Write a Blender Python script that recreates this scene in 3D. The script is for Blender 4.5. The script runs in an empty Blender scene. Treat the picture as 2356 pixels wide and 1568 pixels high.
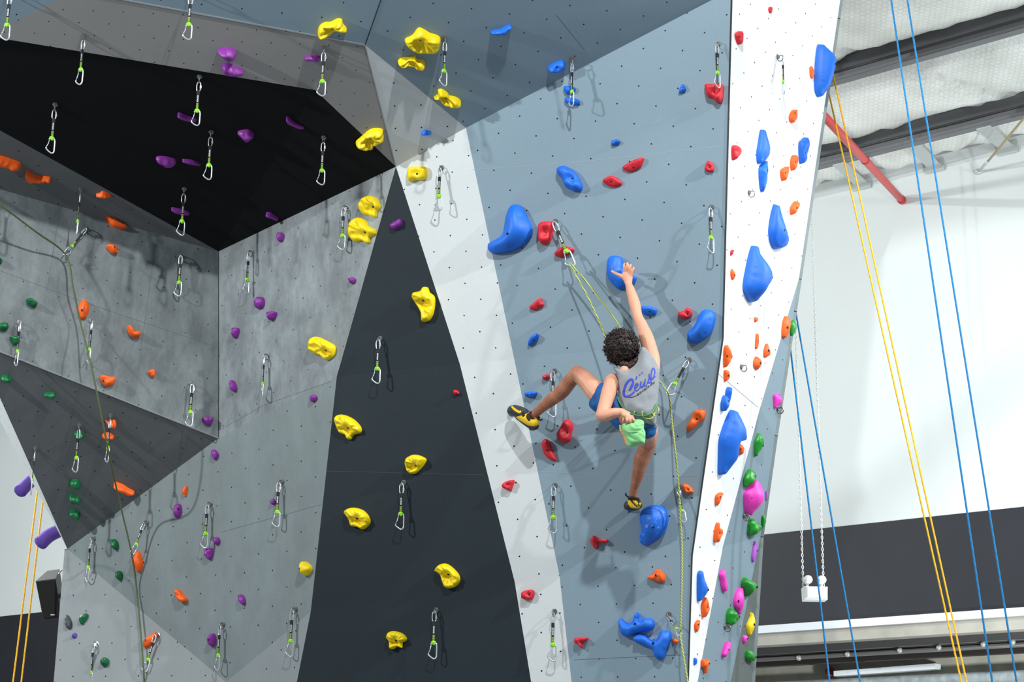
import bpy, bmesh, math, random
from mathutils import Vector, Matrix, noise
from mathutils.geometry import delaunay_2d_cdt
random.seed(7)
sc = bpy.context.scene
COL = sc.collection
R = math.radians
# ---------------------------------------------------------------- camera
FPX, CX, CY = 4000.0, 1178.0, 784.0
CAM = Vector((0, 0, 1.6))
PITCH, ROLL = R(16.0), R(1.0)
fwd = Vector((0, math.cos(PITCH), math.sin(PITCH)))
up0 = Vector((0, -math.sin(PITCH), math.cos(PITCH)))
rt0 = Vector((1, 0, 0))
# in the picture plumb lines lean to the right going up
camR = rt0*math.cos(ROLL) + up0*math.sin(ROLL)
camU = up0*math.cos(ROLL) - rt0*math.sin(ROLL)
cam = bpy.data.cameras.new('camera'); camo = bpy.data.objects.new('camera', cam); COL.objects.link(camo)
cam.sensor_width = 36; cam.sensor_fit = 'HORIZONTAL'; cam.lens = FPX/2356*36; cam.clip_end = 200
camo.matrix_world = Matrix(((camR.x, camU.x, -fwd.x, CAM.x), (camR.y, camU.y, -fwd.y, CAM.y), (camR.z, camU.z, -fwd.z, CAM.z), (0, 0, 0, 1)))
sc.camera = camo
# ---------------------------------------------------------------- world, lights, exposure
w = bpy.data.worlds.new('world'); sc.world = w; w.use_nodes = True
w.node_tree.nodes['Background'].inputs[0].default_value = (0.92, 0.96, 1.0, 1)
w.node_tree.nodes['Background'].inputs[1].default_value = 0.26
sc.view_settings.view_transform = 'Standard'; sc.view_settings.look = 'None'
sc.view_settings.gamma = 1; sc.view_settings.use_curve_mapping = False
sc.view_settings.exposure = 0.0
def lamp(name, loc, target, power, size, color=(0.93, 0.99, 1.0), spot=None):
    l = bpy.data.lights.new(name, 'SPOT' if spot else 'POINT')
    l.energy = power; l.shadow_soft_size = size; l.color = color
    if spot: l.spot_size = R(spot); l.spot_blend = 0.6
    o = bpy.data.objects.new(name, l); COL.objects.link(o); o.location = loc
    o.rotation_euler = (Vector(target) - Vector(loc)).to_track_quat('-Z', 'Y').to_euler()
    return o
lamp('high_bay_or_fill_light', (0.8, 4.5, 9.5), (0.4, 10.8, 5), 1800, 0.09)
lamp('high_bay_or_fill_light', (8.4, 5.6, 9.6), (1, 10.6, 5), 3700, 0.10)
lamp('high_bay_or_fill_light', (-7.8, 6.2, 7.2), (-1.5, 12, 5), 2000, 0.10)
lamp('high_bay_or_fill_light', (6.6, 10.2, 6.2), (3.5, 15, 5), 340, 0.3)  # added fill, unseen, to brighten the white back wall
lamp('added_roof_fill', (6.8, 9.6, 3.2), (5.4, 12.2, 9.0), 560, 0.4, spot=110)  # added unseen spot, brightens the foil ceiling from below
lamp('added_recess_fill', (5.6, 11.2, 1.4), (3.9, 16, 3.4), 1300, 0.3, spot=90)  # added unseen spot, brightens the recess under the lintel
lamp('high_bay_or_fill_light', (-7.5, 15.0, 7.0), (-7, 20, 5), 2200, 0.3)

def ray(px, py):
    return (fwd + camR*((px-CX)/FPX) - camU*((py-CY)/FPX))
def atY(px, py, Y):
    d = ray(px, py); return CAM + d*((Y-CAM.y)/d.y)
def atZ(px, py, Z):
    d = ray(px, py); return CAM + d*((Z-CAM.z)/d.z)
def onpl(px, py, pl):
    d = ray(px, py); p, n = pl; return CAM + d*((p-CAM).dot(n)/d.dot(n))
def proj(P):
    v = P-CAM; z = v.dot(fwd); return Vector((CX+FPX*v.dot(camR)/z, CY-FPX*v.dot(camU)/z))
def plane(a, b, c):
    n = (b-a).cross(c-a).normalized()
    if n.dot(CAM-a) < 0: n = -n
    return (a.copy(), n)
TILES = {1: (0, 0, 2.958), 2: (580, 0, 2.958), 3: (1160, 0, 2.958), 4: (1640, 0, 2.958), 5: (0, 500, 2.8), 6: (500, 500, 2.8),
         7: (1080, 500, 2.8), 8: (1600, 500, 2.8), 9: (0, 1020, 2.862), 10: (560, 1020, 2.862), 11: (1100, 1020, 2.862), 12: (1540, 1020, 2.861), 0: (0, 0, 1)}
def tpx(t, s):
    ox, oy, k = TILES[t]
    return [Vector((ox+float(a.split(',')[0])/k, oy+float(a.split(',')[1])/k)) for a in s.split()]

# ---------------------------------------------------------------- materials
def lin(c):
    return tuple(((v/255)/12.92 if v/255 <= 0.04045 else ((v/255+0.055)/1.055)**2.4) for v in c) + (1,)
MATS = {}
def mat(name, rgb, rough=0.55, metal=0.0, noise_amt=0.0, noise_scale=20.0, bump=0.0, bump_scale=200.0, spec=0.5, sheen=0.0, sss=0.0):
    if name in MATS: return MATS[name]
    m = bpy.data.materials.new(name); m.use_nodes = True; nt = m.node_tree; b = nt.nodes['Principled BSDF']
    b.inputs['Base Color'].default_value = lin(rgb); b.inputs['Roughness'].default_value = rough; b.inputs['Metallic'].default_value = metal
    b.inputs['Specular IOR Level'].default_value = spec
    if sheen: b.inputs['Sheen Weight'].default_value = sheen
    if sss:
        b.inputs['Subsurface Weight'].default_value = sss; b.inputs['Subsurface Radius'].default_value = (0.012, 0.005, 0.003); b.inputs['Subsurface Scale'].default_value = 1
    tc = nt.nodes.new('ShaderNodeTexCoord')
    if noise_amt:
        n = nt.nodes.new('ShaderNodeTexNoise'); n.inputs['Scale'].default_value = noise_scale; n.inputs['Detail'].default_value = 5
        nt.links.new(tc.outputs['Object'], n.inputs['Vector'])
        h = nt.nodes.new('ShaderNodeMapRange'); h.inputs[1].default_value = 0.25; h.inputs[2].default_value = 0.75
        h.inputs[3].default_value = 1-noise_amt; h.inputs[4].default_value = 1+noise_amt
        nt.links.new(n.outputs['Fac'], h.inputs[0])
        v = nt.nodes.new('ShaderNodeVectorMath'); v.operation = 'SCALE'; v.inputs[0].default_value = lin(rgb)[:3]
        nt.links.new(h.outputs[0], v.inputs['Scale']); nt.links.new(v.outputs[0], b.inputs['Base Color'])
    if bump:
        n = nt.nodes.new('ShaderNodeTexNoise'); n.inputs['Scale'].default_value = bump_scale; n.inputs['Detail'].default_value = 3
        nt.links.new(tc.outputs['Object'], n.inputs['Vector'])
        bp = nt.nodes.new('ShaderNodeBump'); bp.inputs['Strength'].default_value = bump; bp.inputs['Distance'].default_value = 0.002
        nt.links.new(n.outputs['Fac'], bp.inputs['Height']); nt.links.new(bp.outputs[0], b.inputs['Normal'])
    MATS[name] = m; return m
class NB:   # small node helper
    def __init__(s, nt): s.nt = nt
    def _in(s, n, i, v):
        if hasattr(v, 'links'): s.nt.links.new(v, n.inputs[i])
        else: n.inputs[i].default_value = v
    def m(s, op, a, b=0.0, c=0.0):
        n = s.nt.nodes.new('ShaderNodeMath'); n.operation = op
        s._in(n, 0, a); s._in(n, 1, b); s._in(n, 2, c)
        return n.outputs[0]
    def sep(s, v):
        n = s.nt.nodes.new('ShaderNodeSeparateXYZ'); s.nt.links.new(v, n.inputs[0]); return n.outputs
    def noise(s, vec, scale, detail=4, rough=0.5):
        n = s.nt.nodes.new('ShaderNodeTexNoise'); n.inputs['Scale'].default_value = scale; n.inputs['Detail'].default_value = detail
        n.inputs['Roughness'].default_value = rough
        s.nt.links.new(vec, n.inputs['Vector']); return n.outputs['Fac']
    def mix(s, fac, a, b):
        n = s.nt.nodes.new('ShaderNodeMix'); n.data_type = 'RGBA'
        s._in(n, 0, fac); s._in(n, 6, a); s._in(n, 7, b); return n.outputs[2]
    def rng(s, v, a, b, c, d):
        n = s.nt.nodes.new('ShaderNodeMapRange'); s._in(n, 0, v)
        for i, x in enumerate((a, b, c, d)): n.inputs[i+1].default_value = x
        return n.outputs[0]
def lattice(nb, uv, jitter=0.0):
    """two interleaved lattices of unit cells; returns |q| of both and qx of the first"""
    x, y, _ = nb.sep(uv)
    out = []
    for off in (0.0, 0.5):
        qx = nb.m('SUBTRACT', nb.m('FRACT', nb.m('ADD', x, off+100)), 0.5)
        qy = nb.m('SUBTRACT', nb.m('FRACT', nb.m('ADD', y, off+100)), 0.5)
        out.append((qx, qy))
    return out
def panel_mat(name, rgb, sx=0.25, sy=0.24, blotch=0.06, scuff=0.0, hole=0.0054, rough=0.62, rim=(150, 150, 150), spec=0.35):
    """painted gritty plywood with a staggered field of bolt holes; UV is in hole spacings"""
    m = bpy.data.materials.new(name); m.use_nodes = True; nt = m.node_tree; b = nt.nodes['Principled BSDF']; nb = NB(nt)
    uvn = nt.nodes.new('ShaderNodeUVMap'); uvn.uv_map = 'UVMap'; uv = uvn.outputs[0]
    tc = nt.nodes.new('ShaderNodeTexCoord').outputs['Object']
    base = lin(rgb)
    blot = nb.rng(nb.noise(tc, 1.3, 5, 0.6), 0.3, 0.7, 1-blotch, 1+blotch)
    grit = nb.rng(nb.noise(tc, 260, 2), 0.3, 0.7, 0.93, 1.07)
    fac = nb.m('MULTIPLY', blot, grit)
    if scuff:
        mp = nt.nodes.new('ShaderNodeMapping'); mp.inputs['Scale'].default_value = (1.6, 1.6, 0.75); nt.links.new(tc, mp.inputs[0])
        sc_ = nb.rng(nb.noise(mp.outputs[0], 3.0, 9, 0.74), 0.40, 0.66, 1-scuff, 1+scuff*0.9)
        fac = nb.m('MULTIPLY', fac, sc_)
    v = nt.nodes.new('ShaderNodeVectorMath'); v.operation = 'SCALE'; v.inputs[0].default_value = base[:3]; nt.links.new(fac, v.inputs['Scale'])
    col = v.outputs[0]
    if hole:
        # small per-area waver of the rows
        ds = []
        for qx, qy in lattice(nb, uv):
            dx = nb.m('MULTIPLY', qx, sx); dy = nb.m('MULTIPLY', qy, sy)
            ds.append(nb.m('SQRT', nb.m('ADD', nb.m('MULTIPLY', dx, dx), nb.m('MULTIPLY', dy, dy))))
        d = nb.m('MINIMUM', ds[0], ds[1])
        rimf = nb.m('LESS_THAN', d, hole*1.18); core = nb.m('LESS_THAN', d, hole)
        col = nb.mix(nb.m('MULTIPLY', rimf, 0.6), col, lin(rim)); col = nb.mix(core, col, lin((14, 14, 15)))
    nt.links.new(col, b.inputs['Base Color'])
    b.inputs['Roughness'].default_value = rough; b.inputs['Specular IOR Level'].default_value = spec
    bp = nt.nodes.new('ShaderNodeBump'); bp.inputs['Strength'].default_value = 0.25; bp.inputs['Distance'].default_value = 0.001
    nt.links.new(nb.noise(tc, 420, 2), bp.inputs['Height']); nt.links.new(bp.outputs[0], b.inputs['Normal'])
    return m

# ---------------------------------------------------------------- mesh helpers
class MB:
    def __init__(s): s.v = []; s.f = []; s.mi = []; s.m = 0
    def add(s, vs, fs):
        o = len(s.v); s.v += [Vector(v) for v in vs]; s.f += [tuple(i+o for i in f) for f in fs]; s.mi += [s.m]*len(fs)
    def box(s, c, size, M=None):
        hx, hy, hz = [a/2 for a in size]; c = Vector(c)
        vs = [Vector((x*hx, y*hy, z*hz)) for x in (-1, 1) for y in (-1, 1) for z in (-1, 1)]
        if M: vs = [M @ v for v in vs]
        s.add([c+v for v in vs], [(0, 1, 3, 2), (4, 6, 7, 5), (0, 4, 5, 1), (2, 3, 7, 6), (0, 2, 6, 4), (1, 5, 7, 3)])
    def prism(s, loop, off):
        """loop of points extruded by vector off"""
        n = len(loop); off = Vector(off)
        s.add(list(loop)+[Vector(p)+off for p in loop], [tuple(range(n))[::-1], tuple(range(n, 2*n))] + [(i, (i+1) % n, n+(i+1) % n, n+i) for i in range(n)])
    def tube(s, path, rad, n=8, closed=False, caps=True, flat=None, wax=None):
        """sweep; rad number or list of r or (rw, rd); wax = fixed width axis or list of them"""
        path = [Vector(p) for p in path]; N = len(path)
        rings = []; prev = None
        for i, p in enumerate(path):
            a = path[(i-1) % N] if (closed or i > 0) else path[0]
            b = path[(i+1) % N] if (closed or i < N-1) else path[-1]
            t = (b-a).normalized()
            if wax is not None:
                x = wax[i] if isinstance(wax, (list, tuple)) else wax
                x = Vector(x); x = (x - t*x.dot(t)).normalized()
            elif prev is None:
                x = t.orthogonal().normalized()
            else:
                x = (prev - t*prev.dot(t)).normalized()
            prev = x; y = t.cross(x)
            r = rad[i] if isinstance(rad, (list, tuple)) and not (isinstance(rad, tuple) and len(rad) == 2 and N != 2) else rad
            rw, rd = r if isinstance(r, (tuple, list)) else (r, r)
            rings.append([p + x*(math.cos(2*math.pi*k/n)*rw) + y*(math.sin(2*math.pi*k/n)*rd) for k in range(n)])
        o = len(s.v)
        for r_ in rings: s.v += r_
        M_ = N if closed else N-1
        for i in range(M_):
            j = (i+1) % N
            for k in range(n):
                s.f.append((o+i*n+k, o+i*n+(k+1) % n, o+j*n+(k+1) % n, o+j*n+k)); s.mi.append(s.m)
        if caps and not closed:
            s.f.append(tuple(o+k for k in range(n))[::-1]); s.mi.append(s.m)
            s.f.append(tuple(o+(N-1)*n+k for k in range(n))); s.mi.append(s.m)
    def ball(s, c, r, n=12, M=None):
        c = Vector(c); r = r if isinstance(r, (tuple, list)) else (r, r, r)
        vs = []; fs = []; h = n//2+1
        for i in range(1, h):
            th = math.pi*i/h
            for k in range(n):
                ph = 2*math.pi*k/n
                vs.append(Vector((r[0]*math.sin(th)*math.cos(ph), r[1]*math.sin(th)*math.sin(ph), r[2]*math.cos(th))))
        top = len(vs); vs += [Vector((0, 0, r[2])), Vector((0, 0, -r[2]))]
        for i in range(h-2):
            for k in range(n): fs.append((i*n+k, (i+1)*n+k, (i+1)*n+(k+1) % n, i*n+(k+1) % n))
        for k in range(n):
            fs.append((top, k, (k+1) % n)); fs.append((top+1, (h-2)*n+(k+1) % n, (h-2)*n+k))
        if M: vs = [M @ v for v in vs]
        s.add([c+v for v in vs], fs)
    def mesh(s, name, mats, smooth=True):
        me = bpy.data.meshes.new(name); me.from_pydata(s.v, [], s.f)
        for m_ in (mats if isinstance(mats, (list, tuple)) else [mats]): me.materials.append(m_)
        me.polygons.foreach_set('material_index', s.mi); me.polygons.foreach_set('use_smooth', [smooth]*len(s.f)); me.update()
        return me
    def build(s, name, mats, parent=None, smooth=True, **kw):
        return obj(name, s.mesh(name, mats, smooth), parent, **kw)
def obj(name, me, parent=None, loc=None, M=None, label=None, cat=None, group=None, kind=None):
    o = bpy.data.objects.new(name, me); COL.objects.link(o)
    if parent is not None: o.parent = parent
    if loc is not None: o.location = loc
    if M is not None: o.matrix_basis = M
    tag(o, label, cat, group, kind); return o
def tag(o, label=None, cat=None, group=None, kind=None):
    if label: o['label'] = label
    if cat: o['category'] = cat
    if group: o['group'] = group
    if kind: o['kind'] = kind
def smoothpath(pts, k=6, closed=False):
    P = [Vector(p) for p in pts]; N = len(P); out = []
    for i in range(N if closed else N-1):
        if closed: a, b, c, d = P[(i-1) % N], P[i], P[(i+1) % N], P[(i+2) % N]
        else: a, b, c, d = P[max(i-1, 0)], P[i], P[i+1], P[min(i+2, N-1)]
        for j in range(k):
            t = j/k
            out.append(0.5*((2*b) + (c-a)*t + (2*a-5*b+4*c-d)*t*t + (3*b-a-3*c+d)*t**3))
    if not closed: out.append(P[-1])
    return out

# ================================================================= THE CLIMBING WALL
V = {}
def sv(n, px, py, Y=None, pl=None):
    V[n] = atY(px, py, Y) if Y else onpl(px, py, pl)
    return V[n]
PL = {}
sv('R0', 1683, 0, 10.2); sv('R1', 1663, 778, 10.6); sv('R2', 1592, 1277, 10.82); sv('L1', 1183, 825, 11.0)
PL['up'] = plane(V['R0'], V['R1'], V['L1']); PL['mid'] = plane(V['R1'], V['R2'], V['L1'])
sv('K', 775, 865, pl=PL['up']); sv('M1', 1058, 837.2, pl=PL['up']); sv('B', 911, 383, pl=PL['up']); sv('C', 1072, 294, pl=PL['up'])
sv('T', 1683.7, -24, pl=PL['up'])
sv('L2', 1287, 1322, pl=PL['mid']); sv('M2', 1184, 1337, pl=PL['mid']); sv('N', 715, 1406, pl=PL['mid'])
sv('R3', 1583, 1568, 10.9); PL['low'] = plane(V['R2'], V['L2'], V['R3'])
for n, x, y in (('L3', 1315, 1568), ('M3', 1222, 1568), ('N2', 683, 1568), ('LB', 1438, 2650), ('MB', 1395, 2650), ('NB', 650, 2650), ('RB', 1550, 2650)): sv(n, x, y, pl=PL['low'])
sv('A', 840, 103, V['B'].y-0.8)
PL['abc'] = plane(V['A'], V['B'], V['C']); PL['shade'] = plane(V['A'], V['C'], V['T'])
sv('FF', 981, -300, pl=PL['shade']); sv('RT', 1690, -300, pl=PL['shade'])
sv('D', 503, 578, 11.9); PL['m1'] = plane(V['D'], V['B'], V['K']); sv('V1', 503, 1007, pl=PL['m1'])
PL['m2'] = plane(V['V1'], V['K'], V['N']); sv('W', 155, 1262, 12.6); sv('X5', 520, 1568, pl=PL['m2'])
PL['m3'] = plane(V['V1'], V['X5'], V['W'])
sv('E', 725, 207, 10.45); PL['roof'] = plane(V['D'], V['B'], V['E']); PL['roof2'] = plane(V['D'], V['E'], atY(0, 300, 10.7))
a_ = atY(0, 435, 11.2); PL['lw'] = plane(V['D'], V['V1'], a_)
sv('A0', -300, 350, pl=PL['lw']); sv('A1', -300, 689, pl=PL['lw']); sv('Q', -58, 785, pl=PL['lw'])
PL['dt'] = plane(V['V1'], V['Q'], V['W'])
sv('S', -60, 853, V['Q'].y+0.9)
sv('RL0', -300, 134, pl=PL['roof2']); sv('RL1', -300, 39, pl=PL['roof2']); PL['sof'] = plane(V['D'], V['A0'], V['RL0'])
PL['grey'] = plane(V['E'], V['B'], V['A']); sv('U', 180, -20.6, pl=PL['grey']); sv('J', -42, 81, pl=PL['grey'])
PL['bm'] = plane(V['A'], V['FF'], V['U']); sv('U2', 300, -300, pl=PL['bm'])
PL['bl'] = plane(V['J'], V['U'], V['U2']); sv('U3', -300, -300, pl=PL['bl']); sv('J2', -300, 39, pl=PL['bl'])
sv('W2', 130, 1568, V['W'].y-0.25); PL['ll'] = plane(V['W'], V['W2'], V['X5']); PL['lr'] = plane(V['N'], V['N2'], V['X5'])
sv('WB', 90, 2650, V['W'].y-0.3); sv('XB', 510, 2650, V['X5'].y-0.2)
sv('G0', 1937, -26, V['R0'].y+1.15); PL['ru'] = plane(V['R0'], V['R1'], V['G0'])
sv('G1', 1978, -300, pl=PL['ru']); sv('G', 1838, 640, pl=PL['ru']); sv('X', 1783, 1000, pl=PL['ru']); sv('S1', 1749, 937, pl=PL['ru'])
PL['rm'] = plane(V['R1'], V['R2'], V['X'])
sv('O1', 1750, 1233, pl=PL['rm']); sv('S2', 1663, 1257.2, pl=PL['rm'])
PL['rl'] = plane(V['R2'], V['O1'], V['R3'])
for n, x, y in (('S3', 1605, 1568), ('S4', 1681, 1568), ('O2', 1730, 1568), ('SB', 1562, 2650), ('S4B', 1610, 2650), ('OB', 1690, 2650)): sv(n, x, y, pl=PL['rl'])

P_ = panel_mat
MP = {
 'blue': P_('steel_blue_panel_paint', (126, 145, 157), blotch=0.04),
 'pale': P_('pale_grey_panel_paint', (203, 206, 206), blotch=0.03),
 'char': P_('charcoal_panel_paint', (33, 42, 48), blotch=0.05, rim=(96, 98, 100), spec=0.22),
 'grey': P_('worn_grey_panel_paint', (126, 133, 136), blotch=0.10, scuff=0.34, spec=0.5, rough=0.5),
 'grey3': P_('worn_grey_dimmed_paint', (106, 113, 115), blotch=0.10, scuff=0.34, spec=0.5, rough=0.5),  # same worn grey darkened: weaker light on this panel put into the colour
 'grey2': P_('mid_grey_panel_paint', (124, 133, 134), blotch=0.07, scuff=0.10),
 'black': P_('black_roof_paint', (17, 17, 20), blotch=0.05, hole=0, spec=0.2, rough=0.8),
 'dgrey': P_('dark_grey_panel_paint', (101, 103, 104), blotch=0.05, scuff=0.05, rim=(80, 80, 80)),
 'sgrey': P_('soffit_grey_panel_paint', (144, 141, 139), blotch=0.04, rim=(90, 90, 90)),
 'fgrey': P_('flank_grey_panel_paint', (136, 141, 143), blotch=0.04, scuff=0.04),
 'white': P_('white_panel_paint', (236, 238, 240), blotch=0.015, rim=(200, 200, 200)),
 'olive': P_('green_grey_panel_paint', (98, 106, 104), blotch=0.05),
}
wall = obj('climbing_wall', None, loc=(0, 11, 0), label='tall faceted climbing wall of painted plywood panels dotted with bolt holes', cat='climbing wall')
WO = Vector((0, 11, 0))
PANELS = []   # (plane key, px polygon)
def panel(pk, names, m, label=None, tile=None, uv=None, back=True):
    pts = [V[n] for n in names]
    pl = PL[pk] if pk else plane(pts[0], pts[1], pts[2])
    n = pl[1]
    if uv: p0, p1 = onpl(uv[0], uv[1], pl), onpl(uv[2], uv[3], pl)
    else: p0 = pts[0]; p1 = p0 + Vector((0, 0, 1)).cross(n)*-1
    U = (p1-p0).normalized(); U = (U-n*U.dot(n)).normalized(); Wv = n.cross(U)
    cnt = uv[4] if uv else 4
    step = (p1-p0).length/cnt if uv else 0.25
    # polygon orientation
    nn = (pts[1]-pts[0]).cross(pts[2]-pts[0])
    area = Vector((0, 0, 0))
    for i in range(len(pts)): area += (pts[i]-pts[0]).cross(pts[(i+1) % len(pts)]-pts[0])
    if area.dot(n) < 0: pts = pts[::-1]
    k = len(pts); th = -n*0.022
    me = bpy.data.meshes.new('wall_panel')
    vs = [p-WO for p in pts] + [p+th-WO for p in pts]
    me.from_pydata(vs, [], [tuple(range(k)), tuple(range(k, 2*k))[::-1]] + [(i, k+i, k+(i+1) % k, (i+1) % k) for i in range(k)])
    uvl = me.uv_layers.new(name='UVMap')
    for lp in me.loops:
        p = me.vertices[lp.vertex_index].co + WO - p0
        uvl.data[lp.index].uv = (p.dot(U)/step+0.5, p.dot(Wv)/(step*0.96)+0.5)
    me.materials.append(MP[m]); me.update()
    o = obj('wall_panel', me, wall, label=label)
    if pk: PANELS.append((pk, [proj(V[x]) for x in names]))
    return o
uvm = (1195.5, 267, 1640.6, 296.4, 5)
panel('up', ['T', 'R1', 'L1', 'C'], 'blue', 'steel blue upper panel', uv=uvm)
panel('mid', ['R1', 'R2', 'L2', 'L1'], 'blue', 'steel blue middle panel', uv=(1331, 539, 1604, 553.6, 3))
panel('low', ['R2', 'R3', 'RB', 'LB', 'L3', 'L2'], 'blue', 'steel blue lower panel', uv=(1335, 1390, 1558, 1386, 2.65))
panel('up', ['C', 'L1', 'M1', 'B'], 'pale', 'pale grey upper panel', uv=(1108, 614, 1228, 612, 1.6))
panel('mid', ['L1', 'L2', 'M2', 'M1'], 'pale', 'pale grey middle panel', uv=(1143, 1071, 1206, 1066, 0.75))
panel('low', ['L2', 'L3', 'LB', 'MB', 'M3', 'M2'], 'pale', 'pale grey lower panel')
panel('up', ['B', 'M1', 'K'], 'char', 'charcoal triangular panel', uv=(852, 725, 923, 725, 0.95))
panel('mid', ['M1', 'M2', 'N', 'K'], 'char', 'charcoal middle panel', uv=(787, 1063, 868, 1065, 1))
panel('low', ['M2', 'M3', 'MB', 'NB', 'N2', 'N'], 'char', 'charcoal lower panel')
panel('abc', ['A', 'C', 'B'], 'pale', 'pale grey overhanging triangle', uv=(906, 191, 953, 229, 0.75))
panel('shade', ['A', 'FF', 'RT', 'T', 'C'], 'blue', 'steel blue overhanging panel')
panel('bm', ['U', 'U2', 'FF', 'A'], 'blue', 'steel blue panel at the top')
panel('bl', ['J2', 'U3', 'U2', 'U', 'J'], 'blue', 'steel blue corner panel')
panel('grey', ['J', 'U', 'A', 'B', 'E'], 'sgrey', 'warm grey soffit panel', uv=(145, 22, 332, 30, 2.7))
panel('roof', ['E', 'B', 'D'], 'black', 'black roof panel')
panel('roof2', ['E', 'D', 'RL0', 'RL1'], 'black', 'black roof panel')
panel('sof', ['D', 'A0', 'RL0'], 'dgrey', 'dark grey sloping soffit panel')
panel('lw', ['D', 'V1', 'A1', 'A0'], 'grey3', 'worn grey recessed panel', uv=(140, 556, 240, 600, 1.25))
panel('dt', ['V1', 'W', 'Q'], 'dgrey', 'dark grey undercut triangle', uv=(97, 888, 197, 905, 1.3))
panel('m1', ['D', 'B', 'K', 'V1'], 'grey', 'worn grey slanting panel', uv=(625, 623, 760, 665, 2.4))
panel('m2', ['V1', 'K', 'N', 'X5'], 'grey2', 'mid grey lower panel')
panel('m3', ['V1', 'X5', 'W'], 'grey2', 'mid grey lower panel')
panel('lr', ['N', 'N2', 'X5'], 'fgrey', 'light grey lower corner panel')
panel(None, ['N2', 'NB', 'XB', 'X5'], 'fgrey')
panel('ll', ['W', 'X5', 'W2'], 'fgrey', 'light grey flank panel')
panel(None, ['W2', 'X5', 'XB', 'WB'], 'fgrey')
panel(None, ['Q', 'W', 'S'], 'pale', 'pale narrow return panel')
panel('ru', ['T', 'G0', 'G', 'S1', 'R1'], 'white', 'white upper side panel')
panel(None, ['T', 'RT', 'G1', 'G0'], 'white')
panel('ru', ['G', 'X', 'S1'], 'blue', 'steel blue sliver of the side panel')
panel('rm', ['R1', 'S1', 'S2', 'R2'], 'white', 'white middle side panel')
panel('rm', ['S1', 'X', 'O1', 'S2'], 'blue', 'steel blue middle side panel')
panel('rl', ['R2', 'S2', 'S3', 'SB', 'RB', 'R3'], 'white', 'white lower side panel')
panel('rl', ['S2', 'O1', 'S4', 'S4B', 'SB', 'S3'], 'blue', 'steel blue lower side panel')
panel('rl', ['O1', 'O2', 'OB', 'S4B', 'S4'], 'olive', 'green grey lower edge panel')
# returns behind the free edges, and the closed back
for k_, (a, b) in enumerate((('G1', 'G0'), ('G0', 'G'), ('G', 'X'), ('X', 'O1'), ('O1', 'O2'), ('O2', 'OB'))):
    for s_, n in (('a', a), ('b', b)): V['z'+s_] = V[n] + Vector((-0.35, 1.5, 0))
    panel(None, [a, b, 'zb', 'za'], 'grey2')
for a, b in (('W', 'W2'), ('W2', 'WB')):
    for s_, n in (('a', a), ('b', b)): V['z'+s_] = V[n] + Vector((0.3, 1.3, 0))
    panel(None, [a, b, 'zb', 'za'], 'fgrey')
M_trim = mat('brushed_edge_trim', (176, 178, 178), 0.4, 0.6)
M_line = mat('dark_joint', (40, 42, 44), 0.8)
M_seam = mat('seam_filler', (150, 158, 164), 0.7)
def strip(a, b, wdt, m, nrm, nm='edge_trim', lab=None, proud=0.002):
    a, b = Vector(a), Vector(b); t = (b-a).normalized(); s_ = t.cross(nrm).normalized()*wdt/2; n = nrm.normalized()
    mb = MB(); mb.prism([a-s_-n*0.003-WO, a+s_-n*0.003-WO, b+s_-n*0.003-WO, b-s_-n*0.003-WO], n*(0.003+proud))
    mb.build(nm, m, wall, smooth=False, label=lab)
fx = lambda k: PL[k][1]
strip(V['A1'], V['V1'], 0.009, M_trim, fx('lw')+fx('dt'), lab='bright metal edge trim', proud=0.004)
strip(V['U'], V['A'], 0.009, M_trim, fx('bm')+fx('grey'), lab='bright metal edge trim', proud=0.004)
strip(V['A'], V['B'], 0.006, M_trim, fx('abc')+fx('grey'), proud=0.003)
strip(V['A'], V['FF'], 0.006, M_line, fx('shade'), 'panel_joint')
strip(V['B'], V['K'], 0.0022, mat('worn_plywood_edge', (150, 146, 140), 0.8), fx('up')+fx('m1'), proud=0.003)
strip(V['T'], V['R1'], 0.010, M_line, fx('up')+fx('ru'), 'panel_joint', proud=0.004)
strip(V['R1'], V['R2'], 0.009, M_line, fx('mid')+fx('rm'), 'panel_joint', proud=0.004)
strip(V['R2'], V['R3'], 0.009, M_line, fx('low')+fx('rl'), 'panel_joint', proud=0.004)
strip(V['D'], V['V1'], 0.006, M_line, fx('lw')+fx('m1'), 'panel_joint', proud=0.003)
for nm, pk, x0, y0, x1, y1 in (('s', 'up', 1088, 390, 1340, 372), ('s', 'up', 1340, 372, 1670, 335), ('s', 'mid', 752, 1083, 1113, 1092),
        ('s', 'm1', 503, 990, 610, 930), ('s', 'm1', 610, 930, 762, 877), ('s', 'm2', 480, 1232, 738, 1160), ('s', 'lw', 139, 473, 110, 655),
        ('s', 'lw', 360, 540, 308, 925), ('s', 'lw', 0, 622, 180, 690), ('s', 'mid', 1240, 1085, 1612, 1095), ('s', 'rm', 1653, 860, 1743, 936),
        ('s', 'shade', 1280, 35, 1345, 115), ('s', 'low', 1320, 1517, 1584, 1505), ('s', 'lw', 180, 690, 503, 800)):
    strip(onpl(x0, y0, PL[pk]), onpl(x1, y1, PL[pk]), 0.003, M_seam if pk not in ('lw', 'rm', 'm1', 'm2', 'shade', 'low') and not (pk == 'mid' and x0 < 800) else MATS.get('seam_d') or mat('seam_d', (92, 98, 103), 0.7) if pk != 'mid' else mat('charcoal_seam', (50, 58, 64), 0.7), PL[pk][1], 'panel_seam', proud=0.0006)
def inpoly(p, poly):
    c = False; n = len(poly)
    for i in range(n):
        a, b = poly[i], poly[(i+1) % n]
        if (a.y > p.y) != (b.y > p.y) and p.x < (b.x-a.x)*(p.y-a.y)/(b.y-a.y)+a.x: c = not c
    return c
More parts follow.
